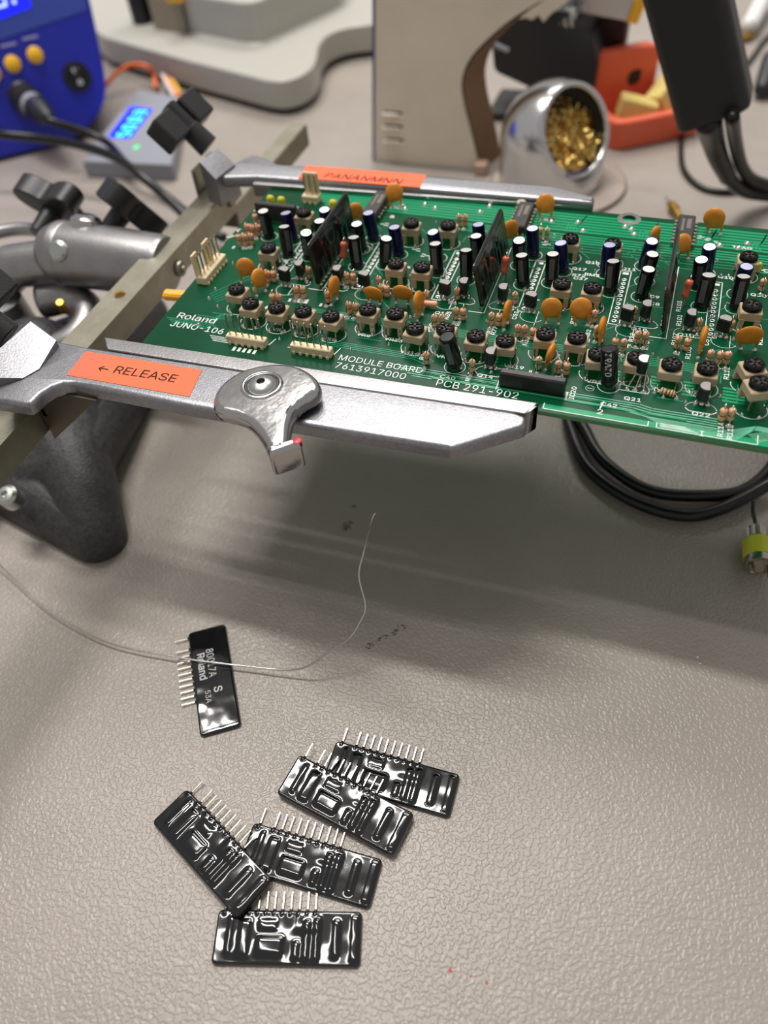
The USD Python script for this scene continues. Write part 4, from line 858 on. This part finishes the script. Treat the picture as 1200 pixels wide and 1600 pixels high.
for k in range(3):
    a = 1.2 + k * 0.5
    obj('knurl', place(box(3.9 * math.cos(a * 1.4 - 0.2), 3.9 * math.sin(a * 1.4 - 0.2), 3, 1.2, 1.2, 5.2, 0.3), pa, d), M['nickel'], PL, 20)
obj('thin_lead', tube(spline([pa - d * -0.5, pa - d * 5 + (0, 0, -1), (60.3, 233.2, 7.6), (59.9, 237.5, 9.0)], 5), 0.8, 8), M['rubber'], PL, True)

# scraps and marks on the bench top
def smear(name, px_list, r, m, label, cat_):
    ps = [place(lathe([(0, 0.02), (q, 0.03), (q * 0.6, 0.12), (0, 0.14)][::-1], 7), (x, y, 0)) for (x, y), q in zip(px_list, r)]
    obj(name, cat(*ps), m, smooth=False, label=label, category=cat_)
r4 = random.Random(5)
base0, base1 = np.array([-72.4, 133.0]), np.array([-61.0, 145.8])
pts = [base0 + (base1 - base0) * r4.random() + np.array([r4.uniform(-.9, .9), r4.uniform(-1.2, 1.2)]) for _ in range(46)]
smear('black_smudge', [tuple(p) for p in pts], [r4.uniform(0.12, 0.4) for _ in pts], M['smudge'], 'speckled black smudge on the bench near the wire end', 'mark')
pts = [(-12.7, 39.3), (-12.3, 39.1), (-6.7, 39.6), (-1.9, 39.5)]
smear('red_flakes', pts, [0.5, 0.35, 0.25, 0.4], M['red_paint'], 'tiny red paint flakes on the bench by the front edge', 'scrap')

r5 = random.Random(21)
def cloud(px, sx, sy, n): return [(px[0] + r5.gauss(0, sx), px[1] + r5.gauss(0, sy)) for _ in range(n)]
pts = cloud((-101.0, 186.3), 1.2, 1.6, 26) + cloud((-101.3, 197.6), 0.6, 1.2, 10)
smear('brown_scuff', pts, [r5.uniform(0.15, 0.5) for _ in pts], M['smudge'], 'brown scuff on the shaded bench below the lever', 'mark')
pts = cloud((-113.5, 140.7), 1.5, 0.5, 9)
smear('speck_arc', pts, [r5.uniform(0.1, 0.22) for _ in pts], M['smudge'], 'faint arc of dark specks left of the wire bend', 'mark')
pts = cloud((-21.8, 51.5), 2.2, 7.0, 40)
smear('grey_specks', pts, [r5.uniform(0.05, 0.16) for _ in pts], M['smudge'], 'scattered grey specks at the front right of the module pile', 'mark')
pts = [(41.6, 157.8), (46.0, 163.5), (47.1, 161.1), (49.9, 158.7)]
smear('pale_flakes', pts, [0.25, 0.4, 0.3, 0.2], M['white_ink'], 'small pale flakes on the open bench at the right', 'scrap')

# ---------------------------------------------------------------- background: blue soldering station
SO = np.array([-484.5, 448.9, 0.0]); SE = np.array([0.73715, 0.67572, 0.0]); SN = np.array([0.67572, -0.73715, 0.0])
ti = math.radians(14); SU = np.array([0, 0, math.cos(ti)]) - SN * math.sin(ti); SF = SN * math.cos(ti) + np.array([0, 0, math.sin(ti)])
def face(m): return place(m, SO, SF, SE)
def on_face(s, t, o=0.0): return SO + SE * s + SU * t + SF * o
ST = thing('soldering_station', 'blue soldering station with yellow buttons and a glowing display', 'soldering station', tuple(SO))
prof = rounded([(-48, 3), (55, 2), (80, 12), (94, 28), (99, 51), (104, 88), (108, 128), (-48, 128)], [6, 10, 10, 10, 20, 0, 10, 10], 6)
cs = prism(prof, [(-95, 2), (-93, 0), (-4, 0), (-1.2, 0.9), (0, 3.0)]); cs = face(cs)
cm = m3.Manifold(m3.Mesh(np.asarray(weld(cs)[0], np.float32), np.asarray(weld(cs)[1], np.uint32)))
obj('case', cs, M['blue_case'], ST, 40)
up_panel = rounded([(-44, 70), (34, 75.4), (100, 81.5), (104, 124), (-44, 124)], 2, 4)
obj('upper_panel', face(slab(up_panel, -0.6, 0.5, 0.3)), M['blue_panel'], ST, 30)
DP = obj('display', face(slab(rounded([(-8, 84), (39.4, 87.0), (63, 90.2), (64, 114), (-8, 112)], 1.0, 3), 0.3, 1.0, 0.3)), M['lcd_blue'], ST, False, label='glowing blue display')
def seven(ch, h, w=0.55, t=0.13):
    on = {'0': 'abcdef', '1': 'bc', '2': 'abged', '3': 'abgcd', '4': 'fgbc', '5': 'afgcd', '6': 'afgedc', '7': 'abc', '8': 'abcdefg', '9': 'abcdfg'}[ch]
    W_, T_ = w * h, t * h; S = dict(a=(W_ / 2, h, W_, T_), g=(W_ / 2, h / 2, W_, T_), d=(W_ / 2, 0, W_, T_), f=(0, h * .75, T_, h / 2), e=(0, h * .25, T_, h / 2), b=(W_, h * .75, T_, h / 2), c=(W_, h * .25, T_, h / 2))
    return cat(*[box(S[k][0], S[k][1], 0, S[k][2], S[k][3], 0.3) for k in on])
dg = seven('0', 13); dg.apply_translation((40, 94, 1.1)); dt = box(53, 95, 1.1, 2.4, 2.4, 0.3); dg2 = seven('0', 13); dg2.apply_translation((27, 92, 1.1))
obj('display_digits', face(cat(dg, dg2, dt)), M['lcd_digit'], DP, False)
for s, t in ((53.5, 61.9), (36.3, 59.6), (20.5, 56.5)):
    obj('button', place(lathe([(0, 3.4), (3.6, 3.1), (5.4, 1.8), (5.8, 0), (5.8, -1), (0, -1)][::-1], 28), on_face(s, t), SF), M['yellow_button'], ST, 40, label=None)
for s, t, w in ((38.5, 71.4, 11), (54.5, 72.8, 11)):
    obj('button_caption', face(box(s, t, 0.55, w, 1.9, 0.12)), M['panel_ink'], ST, False)
SW = obj('power_switch', place(lathe([(0, 0.8), (7, 0.8), (7.4, 2.6), (9.6, 2.6), (10.2, 1.4), (10.2, -1), (0, -1)][::-1], 32), on_face(76.5, 43), SF), M['black_plastic'], ST, 40, label='round black rocker switch')
obj('rocker', face(box(76.5, 43, 1.6, 8.4, 12.4, 2.6, 1.2)), M['black_plastic'], SW, 30)
obj('switch_marks', cat(face(box(75.6, 47.4, 3.0, 0.8, 3.6, 0.12)), place(lathe([(1.0, 0), (1.9, 0), (1.9, 0.12), (1.0, 0.12), (1.0, 0)], 20), on_face(77.4, 39.4, 2.95), SF)), M['white_ink'], SW, False)
obj('socket', place(lathe([(0, 3.4), (9.5, 3.4), (10.8, 2.2), (11.0, -1), (0, -1)][::-1], 32), on_face(34.5, 38), SF), M['rubber'], ST, 40)
for k in range(5): obj('vent_slit', face(box(46 + k * 4.2, 10.5, 0.1, 1.4, 9, 0.6)), M['dark_inside'], ST, False)
for s in (-30, 60): obj('rubber_foot', cyl(on_face(s, 0, -12) * [1, 1, 0] + (0, 0, 0), on_face(s, 0, -12) * [1, 1, 0] + (0, 0, 5), 6, n=16), M['rubber'], ST)

IC = thing('iron_cable', 'black iron cable with a ribbed plug pushed into the blue station', 'cable', tuple(on_face(34.5, 38)))
pd = SF * 0.93 + SE * 0.25 - np.array([0, 0, 0.26]); pd /= np.linalg.norm(pd); p0 = on_face(34.5, 38, 3.4)
obj('plug', place(lathe([(0, 0), (10.0, 0), (10.8, 1.5), (10.8, 13), (8.4, 14.5), (8.4, 24), (9.2, 24.4), (9.2, 26), (8.4, 27), (7.8, 36), (3.4, 48), (0, 48)], 28), p0, pd), M['black_plastic'], IC, 40)
obj('grip_ring', place(lathe([(8.45, 16), (8.8, 16.4), (8.8, 22.5), (8.45, 23)], 28), p0, pd), M['grey_case'], IC, 40)
pe = p0 + pd * 45
obj('cord', tube(spline([pe - pd * 2, pe + pd * 8, (-391.2, 460.4, 20), (-353.5, 432.5, 18), (-333.5, 427.2, 8), (-307.5, 413.8, 3.0), (-269.1, 386.6, 3.0)], 8), 2.7, 12), M['cable'], IC, True)
cc = spline([(-760, 250, 3.2), (-650, 320, 6), (-464.2, 410.4, 42), (-432.9, 411.8, 42), (-408.7, 419.2, 38), (-378.7, 419.4, 36), (-344.4, 411.5, 34), (-317.8, 398.5, 30), (-299.3, 393.4, 20), (-280.3, 385.8, 11), (-252.2, 374.4, 9.0)], 8)
obj('black_cable', tube(cc, 3.0, 12), M['cable'], smooth=True, label='plain black cable sweeping past the grey meter from the left edge', category='cable')

# grey panel meter
MT = thing('digital_meter', 'small grey box meter with a glowing blue reading and a green lamp', 'meter', (-375, 470, 0))
top = [(-401.9, 442.9), (-330.8, 450.1), (-377.6, 554.9), (-426.0, 562.5)]
obj('case', prism(rounded(top, 3, 4), [(0.2, 0.6), (0.8, 0), (9.6, 0), (10.0, 0.4), (10.4, 0.1), (11.4, 0.3), (12, 1.2)]), M['grey_case'], MT, 30)
dq = [(-401.9, 480.2), (-383.1, 481.3), (-392.4, 530.7), (-413.7, 532.0)]
DW = obj('display_window', slab(rounded(dq, 1.2, 3), 11.6, 12.25, 0.1), M['led_panel'], MT, False, label='blue glowing window')
o = np.array([-391.1, 481.8]); ex = np.array([-400.9, 530.3]) - o; ln = np.linalg.norm(ex); ex /= ln; up2 = np.array([-ex[1], ex[0]])
digs = []
for k, ch in enumerate('5003'):
    d_ = seven(ch, 9.0, 0.6, 0.15); d_.apply_translation((2 + k * ln * 0.235 + (0 if k < 2 else 1.5), 0, 0)); digs.append(d_)
digs.append(box(2 + 1.86 * ln * 0.235 + 1.2, -0.4, 0, 1.5, 1.5, 0.3))
digs = cat(*digs); digs.apply_translation((0, -4.6, 0))
obj('digits', place(digs, (*o, 12.4), (0, 0, 1), (*ex, 0)), M['led_digit'], DW, False)
gx = (-370.7, 469.0); obj('lamp', box(*gx, 12.2, 3.2, 5.0, 0.5, 0.1), M['led_green'], MT, False, label='green lamp')
for nm, pts, m_ in (('orange_wire', [(-467.7, 571.6, 6), (-459.3, 583.7, 14), (-447.9, 593.4, 18), (-433.1, 592.7, 18), (-431.6, 598.2, 10), (-424.6, 585.7, 4)], 'orange_wire'), ('orange_wire', [(-419.3, 595.9, 9), (-413.3, 590.1, 10), (-402.6, 578.7, 8), (-385.0, 558.8, 10)], 'orange_wire'), ('pale_wire', [(-420.3, 594.5, 11), (-411.5, 583.8, 12), (-400.8, 571.2, 12), (-387.4, 555.8, 12)], 'white_wire'), ('yellow_wire', [(-413.2, 592.8, 9), (-401.7, 581.4, 10), (-389.8, 568.0, 9)], 'yellow_wire')):
    obj(nm, tube(spline(pts, 6), 1.9, 8), M[m_], MT, True)

# grey stand with a raised block behind
SB = thing('instrument_stand', 'large pale grey stand base with rounded front and raised block behind', 'stand', (-350, 700, 0))
bt = [(-524.3, 652.0), (-496.8, 630.4), (-391.6, 590.9), (-307.7, 563.2), (-292.5, 561.8), (-282.8, 571.5), (-278.4, 589.3), (-283.2, 611.7), (-292.0, 634.6), (-293.4, 659.7), (-283.3, 675.4), (-258.6, 687.0), (-282.0, 849.4), (-678.1, 972.6), (-703.7, 825.0)]
bt = rounded(bt, [8, 4, 0, 6, 20, 20, 15, 15, 15, 10, 10, 5, 10, 10, 10], 6)
obj('base_plate', prism(bt, [(5, 0.8), (6, 0), (23.8, 0), (25.2, 0.7), (26, 2.4)]), M['beige'], SB, 40)
obj('rubber_feet', prism([tuple(p) for p in inset(ccw(densify(bt, 12)), 8)], [(0.1, 0), (5.2, 0)]), M['rubber'], SB, 40)
bk = [(-417.5, 645.5), (-353.6, 627.1), (-340.3, 630.1), (-303.7, 722.7), (-373.9, 954.0), (-552.7, 949.4)]
obj('raised_block', prism(rounded(bk, [3, 12, 12, 8, 8, 8], 6), [(25.8, -2), (27.5, 0), (54, 0), (56, 0.8), (57, 2.5)]), M['beige'], SB, 40)
bk2 = [(-454.3, 650.4), (-417.2, 642.6), (-539.7, 878.3), (-608.0, 898.7)]
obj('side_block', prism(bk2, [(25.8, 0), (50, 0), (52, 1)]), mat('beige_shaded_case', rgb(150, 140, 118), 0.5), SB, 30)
obj('pillar', cyl([-476.3, 666.7, 25.8], [-476.3, 666.7, 95], 9, 9, 20, 0.5), M['black_plastic'], SB)
obj('yellow_knob', box(-419.3, 640.8, 55, 16, 12, 7, 2), M['yellow_button'], SB, 30)

# standing sheet metal panel with a curved cut-out
PN = thing('sheet_metal_cover', 'upright brushed metal panel with three louvre slots and a curved cut-out', 'metal panel', (-150, 505, 0))
Q = [(-199.9, -7.9), (-189.4, 119.3), (-41.3, 121.6), (-91.4, 101.0), (-109.5, 89.7), (-128.6, 72.6), (-135.8, 58.2), (-134.9, 43.6), (-129.9, 25.8), (-122.8, -0.8)]
Q = [Q[0], Q[1], Q[2]] + [tuple(p) for p in spline(Q[3:], 5)]
Q = [(a, max(b, 0.3)) for a, b in Q]
def standing(poly, y0, y1, b=0.0):
    m = prism(poly, [(0, 0), (y1 - y0, 0)]); v = np.column_stack([m.vertices[:, 0], y1 - m.vertices[:, 2], m.vertices[:, 1]])
    t = trimesh.Trimesh(v, m.faces, process=True); trimesh.repair.fix_normals(t); return t
slots = [(-189.5, 33.2), (-189.7, 24.3), (-189.5, 15.2)]
pm = standing(Q, 505, 506.5)
pman = m3.Manifold(m3.Mesh(np.asarray(pm.vertices, np.float32), np.asarray(pm.faces, np.uint32)))
for (x, z) in slots: pman = pman - m3.Manifold.cube((13, 8, 3.4), True).translate((x + 6, 506, z))
obj('front_sheet', cat(pman), M['sheet'], PN, 20)
fl = [Q[k] for k in range(3, len(Q))]; v = []; f = []
for (x, z) in fl: v += [(x, 506.4, z), (x + 9, 527, z + 1.5)]
for k in range(len(fl) - 1): f += [(2 * k, 2 * k + 1, 2 * k + 3), (2 * k, 2 * k + 3, 2 * k + 2)]
n_ = len(v); v2 = [(x + 1.0, y, z - 0.6) for x, y, z in v]
f2 = [(c + n_, b + n_, a + n_) for a, b, c in f] + [(0, n_, n_ + 1), (0, n_ + 1, 1)]
e = n_ - 2
rimf = [t for k in range(len(fl) - 1) for t in ((2 * k + 1, 2 * k + 1 + n_, 2 * k + 3 + n_), (2 * k + 1, 2 * k + 3 + n_, 2 * k + 3))]
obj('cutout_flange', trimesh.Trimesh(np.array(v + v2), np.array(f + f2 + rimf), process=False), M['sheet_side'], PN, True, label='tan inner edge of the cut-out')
obj('side_flange', standing([(Q[0][0] - 1.2, 0.3), (Q[0][0] + 0.4, 0.3), (Q[1][0] + 0.4, Q[1][1]), (Q[1][0] - 1.2, Q[1][1])], 504.6, 530), M['sheet_blue'], PN, 20, label='bluish protective film on the side edge')
for (x, z) in slots:
    obj('louvre', place(lathe([(0, 0), (1.6, 0), (1.9, 6), (1.2, 12), (0, 13)], 12), (x - 1.5, 503.6, z - 0.8), (1, 0.0, 0.05)), M['sheet'], PN, True)
    obj('slot_back', box(x + 6, 510, z, 14, 1, 5), M['dark_inside'], PN, False)
obj('foot_tab', box(-120.9, 500.9, 4.2, 9, 8, 8, 1), mat('pinkish_bracket', rgb(186, 158, 140), 0.4, 0.4), PN, 30)

# tip cleaner: chrome dome with a slanted mouth full of brass wool
TC = np.array([-74.0, 497.0, 30.0]); TN = np.array([0.72, -0.52, 0.46]); TN /= np.linalg.norm(TN)
TP = thing('tip_cleaner', 'chrome dome tip cleaner with a slanted mouth full of brass wool', 'tip cleaner', (-74, 497, 0))
so = m3.Manifold.sphere(33, 72).translate((0, 0, 0)); so = so + m3.Manifold.cylinder(28, 33, 33, 72).translate((0, 0, -28))
si = m3.Manifold.sphere(31.3, 72) + m3.Manifold.cylinder(27, 31.3, 31.3, 72).translate((0, 0, -26.5))
sh = (so - si).translate(tuple(TC)).trim_by_plane(tuple(-TN), float(-(TN @ TC) - 20.0))
obj('shell', cat(sh), M['chrome'], TP, 40)
u_, w_, _ = frame(TN); rc = TC + TN * 20
obj('mouth_rim', tube([rc + 25.7 * (math.cos(a) * u_ + math.sin(a) * w_) for a in np.linspace(0, 2 * math.pi, 64)], 1.9, 12), M['chrome'], TP, True)
obj('liner', place(lathe([(24.6, 0.5), (24.4, -12), (0, -14)][::-1], 40), rc, TN), M['dark_inside'], TP, True)
obj('base_disc', place(lathe([(0, 0), (43, 0), (43.6, 0.8), (43, 2.2), (41, 2.4), (0, 2.4)], 64), (-68, 495, 0.1)), mat('mat_disc', rgb(158, 144, 135), 0.5), TP, 40)
obj('base_disc_edge', place(lathe([(41.5, 2.3), (43.8, 1.9), (44.2, 0.9), (43.8, 0)][::-1], 64), (-68, 495, 0.1)), mat('mat_disc_edge', rgb(96, 74, 66), 0.5), TP, 40)
rb = random.Random(9); curls = []
for i in range(230):
    a, rr = rb.uniform(0, 2 * math.pi), 22 * math.sqrt(rb.random()); c = rc + rr * (math.cos(a) * u_ + math.sin(a) * w_)
    lowness = (c - rc) @ np.array([0, 0, -1.0]); c = c + TN * (-10.5 + 0.34 * lowness + rb.uniform(-2, 3))
    ax = np.array([rb.gauss(0, 1) for _ in range(3)]); p, q, d = frame(ax); R_ = rb.uniform(1.6, 3.4); turns = rb.uniform(1.2, 2.4); ph = rb.uniform(0, 6)
    t = np.linspace(0, 1, 14); cur = c + np.outer(np.cos(ph + t * turns * 6.28), p) * R_ + np.outer(np.sin(ph + t * turns * 6.28), q) * R_ + np.outer((t - 0.5) * 7, d)
    curls.append(tube(cur, 0.62, 4))
obj('brass_wool', cat(*curls), M['brass'], TP, 30, kind='stuff', label='curly brass wool')
for k in range(5):
    a = math.radians(-62 + k * 5.5); obj('maker_mark', place(box(0, 0, 0, 1.9, 2.6, 0.3), (-74 + 33.1 * math.cos(a), 497 + 33.1 * math.sin(a), 21), (math.cos(a), math.sin(a), 0), (-math.sin(a), math.cos(a), 0)), M['sheet_blue'], TP, False)

# orange sponge tray
TO_ = np.array([-36.6, 548.0, 0.0]); te = np.array([0.835, 0.55, 0]); tn = np.array([0.55, -0.835, 0])
TR = thing('sponge_tray', 'orange rubber tray holding yellow sponges below a scorched hole', 'tray', tuple(TO_))
def tray(m): return place(m, TO_, (0, 0, 1), te)      # local x along the front, y to the back
outl = rounded([(-4, 0), (62, 0), (66, 50), (-10, 50)], [9, 9, 5, 5], 7); inn = rounded([(0, 4), (58, 4), (61, 46), (-5, 46)], [7, 7, 4, 4], 7)
om = m3.Manifold(m3.Mesh(*[np.asarray(q, t) for q, t in zip(weld(prism(outl, [(0.3, 1.5), (1.5, 0.4), (16, -1.2), (18.3, -1.2), (19.4, -0.6), (20, 0.6)])), (np.float32, np.uint32))]))
im = m3.Manifold(m3.Mesh(*[np.asarray(q, t) for q, t in zip(weld(prism(inn, [(5, 1.5), (30, -1.5)])), (np.float32, np.uint32))]))
obj('basin', tray(cat(om - im)), M['orange_rubber'], TR, 40)
bw = rounded([(-9, 2), (47, 2), (47, 43), (40, 46), (-2, 46), (-9, 42)], [2, 2, 4, 4, 4, 4], 5)
wall = prism(bw, [(0, 0.8), (0.8, 0), (9, 0), (10, 1)]); vv = np.column_stack([wall.vertices[:, 0], 56 - wall.vertices[:, 2], wall.vertices[:, 1]]); wl = trimesh.Trimesh(vv, wall.faces, process=True); trimesh.repair.fix_normals(wl)
BW = obj('back_wall', tray(wl), M['orange_rubber'], TR, 40)
hx = (29.5, 27.0)
obj('scorched_hole', tray(cat(place(lathe([(0, 0.25), (2.6, 0.25), (4.0, 0.15), (5.2, 0.02), (0, 0)][::-1], 14), (hx[0], 45.9, hx[1]), (0, -1, 0)), place(lathe([(0, 0.3), (1.8, 0.2), (2.3, 0), (0, 0)][::-1], 10), (hx[0] + 3, 45.8, hx[1] + 3), (0, -1, 0)))), M['burnt'], BW, 40)
sg1 = box(0, 0, 0, 26, 16, 14, 1.2); sg1 = rotz(sg1, -24); sg1 = place(sg1, (22, 22, 16), (0.25, 0.0, 1), (1, 0, 0))
obj('sponge', tray(sg1), M['sponge'], TR, 30)
sg2 = place(box(0, 0, 0, 26, 14, 20, 1.2), (46, 28, 18), (-0.55, 0.1, 1), (1, 0.5, 0))
obj('sponge', tray(sg2), M['sponge'], TR, 30)

# black iron holder behind the tip cleaner
HO = thing('iron_holder', 'black iron holder block behind the chrome tip cleaner', 'holder', (-90, 600, 0))
hp = [(-133.8, 53.2), (-130.8, 67.4), (-115.5, 73.9), (-85.2, 74.9), (-66.6, 61.8), (-60.5, 44.6), (-61.2, 24.1), (-81.3, 22.1), (-106.1, 27.0), (-131.4, 36.1)]
hp = [(a, max(b, 0.3)) for a, b in hp]
obj('holder_body', standing(rounded(hp, 4, 5), 576, 618), M['black_plastic'], HO, 30)
obj('holder_foot', box((hp[0][0] + hp[5][0]) / 2 - 4, 600, 4, 70, 40, 8, 2), M['black_plastic'], HO, 30)
kx = (-78.3, 70.0); obj('coil_mount', cat(*[place(lathe([(5 - k, k * 4), (8 - k * 0.6, k * 4 + 1), (8 - k * .6, k * 4 + 3), (5 - k, k * 4 + 4)], 20), (kx[0] - 14, 585, kx[1] - 4), (0.9, -0.3, 0.25)) for k in range(4)]), M['bolt'], HO, 40)
obj('clip', place(box(0, 0, 0, 12, 3, 2, 0.5), [*np.array([-126.8, 52.3]), 0][0:1] + [574] + [-126.8, 52.3][1:2], (0, -1, 0.2), (0.9, 0, -0.3)), M['grey_case'], HO, 30)
SC = thing('serrated_cutter', 'pale metal blade with stepped teeth above the iron holder', 'cutter', (-80, 560, 80))
zz = [(-120.2, 69.6), (-110.0, 71.4), (-106.5, 70.1), (-102.5, 73.2), (-98.8, 69.2), (-94.2, 74.2), (-85.7, 80.3), (-69.1, 96.0), (-88.9, 95.7), (-114.3, 77.2)]
obj('blade', standing(zz, 572, 575), M['sheet'], SC, False)
obj('blade_arm', box(zz[7][0] - 8, 590, zz[7][1] + 2, 14, 40, 8, 1), M['sheet'], SC, 30)
TB = thing('tool_block', 'silver block with a yellow end lying over the tray', 'tool', (-40, 600, 60))
ba = np.array([-69.7, 73.8]); bb = np.array([-46.6, 75.9])
obj('block', place(box(0, 0, 0, 34, 26, 16, 1.5), (ba[0] + 6, 600, ba[1] + 3), (0.25, -0.1, 1), (1, 0.25, -0.1)), M['alu_polish'], TB, 30)
obj('yellow_end', place(box(20, 0, 0.6, 8, 26.4, 16.6, 1.0), (ba[0] + 6, 600, ba[1] + 3), (0.25, -0.1, 1), (1, 0.25, -0.1)), M['yellow_button'], TB, 30)
obj('under_block', box(ba[0] + 2, 622, (ba[1] - 8) / 2, 40, 22, max(6, ba[1] - 6), 2), mat('dark_red_case', rgb(60, 26, 22), 0.5), TB, 30)

# dark handpiece hanging at the right, held by a post outside the picture
HG = thing('handpiece', 'large charcoal handpiece hanging slanted at the upper right with cables below', 'handpiece', (16, 420, 77))
gd = np.array([-0.44, 0, 0.9]); gd /= np.linalg.norm(gd)
go = rounded([(-17.4, -15), (17.4, -15), (17.4, 15), (-17.4, 15)], 6.5, 7)
obj('body', place(prism(go, [(0, 2.6), (0.9, 0.8), (2.6, 0), (148, 0), (150, 2)]), (16, 435, 77), gd, (0.9, 0, 0.44)), M['gun'], HG, 40)
obj('strain_relief', tube(spline([(12.6, 424.4, 78), (17.7, 444.4, 60), (23.5, 453.4, 46), (32.4, 463.2, 30)], 6), np.linspace(6.8, 4.6, 19), 14), M['rubber'], HG, True)
obj('cable', tube(spline([(31.4, 464.1, 31), (39.3, 473.8, 20), (50.5, 485.8, 11), (74.3, 498.9, 5), (95.8, 507.9, 5), (260, 560, 5), (420, 640, 5)], 8), 4.0, 12), M['cable'], HG, True)
obj('cable', tube(spline([(22.9, 415.5, 84), (30.4, 448.0, 56), (38.6, 468.4, 34), (49.5, 481.9, 20), (73.0, 498.8, 9), (102.6, 510.4, 6), (270, 530, 4), (420, 600, 4)], 8), 3.6, 12), M['cable'], HG, True)
obj('holder_rod', cyl((-44, 435, 196), (250, 470, 196), 6, 6, 16, 0.6), M['black_plastic'], HG)
obj('holder_post', cat(cyl((250, 470, 2), (250, 470, 204), 8, 8, 20, 1), cyl((250, 470, 0.2), (250, 470, 6), 45, 44, 40, 1)), M['black_plastic'], HG)
obj('thin_black_lead', tube(spline([(2.9, 586.2, 2.2), (4.3, 552.9, 2.0), (9.3, 523.9, 2.0), (20.7, 505.6, 2.0), (34.4, 501.7, 2.0), (47.3, 507.5, 2.0), (65.6, 524.2, 2.0), (82.5, 553.3, 2.0)], 8), 1.8, 10), M['cable'], smooth=True, label='thin black lead looping on the bench under the handpiece', category='cable')
ta, tb_ = np.array([11.4, 463.9, 3.1]), np.array([3.8, 480.9, 3.1]); tc_ = np.array([-2.3, 495.1, 2.6])
BTp = thing('soldering_tip', 'small brass soldering tip lying on the bench behind the board', 'soldering tip', tuple(ta))
td = (tb_ - ta) / np.linalg.norm(tb_ - ta)
obj('shank', cat(cyl(ta - td * 6, ta + td * 9, 2.3, 2.3, 16, 0.3)), M['brass_tip'], BTp, 40)
obj('collar', place(lathe([(0, 0), (3.0, 0), (3.1, 0.6), (2.8, 6), (1.4, 9), (0, 9)], 20), ta + td * 8.5, td), M['brass_tip'], BTp, 40)
obj('point', cyl(ta + td * 17, ta + td * 27, 0.9, 0.25, 10), M['pin'], BTp, 40)
# clutter at the top right corner
WS = thing('white_strap', 'white plastic strap end at the top right corner', 'strap', (37.3, 774.8, 0))
a, b = np.array([37.2, 763.0, 8.0]), np.array([48.3, 833.1, 16.0])
obj('strap', tube(np.linspace(a, b, 6), 7.0, 12), M['white_plastic'], WS, True)
obj('buckle', tube([(a[0] - 6 + 9 * math.cos(t), a[1] + 9 * math.sin(t), 3.2) for t in np.linspace(0, 6.28, 24)], 3.0, 10), M['brass_tip'], WS, True)
WC = thing('wall_adapter', 'black wedge of a plug at the right edge above the cables', 'plug', (54.4, 688.1, 0))
obj('body', hull_chain({'a': (51.5, 648.1, 7, 6), 'b': (69.9, 657.6, 7, 6), 'c': (53.6, 678.4, 16, 6), 'd': (69.3, 687.8, 16, 6)}, [('a', 'b', 'c', 'd')], 3, 2), M['black_plastic'], WC, True)
obj('thin_black_cable', tube(spline([(38.2, 697.7, 2.2), (45.1, 726.7, 2.2), (51.9, 757.3, 2.2), (72.6, 821.0, 2.2)], 6), 2.0, 10), M['cable'], smooth=True, label='short thin black cord crossing the bench at the right edge', category='cable')
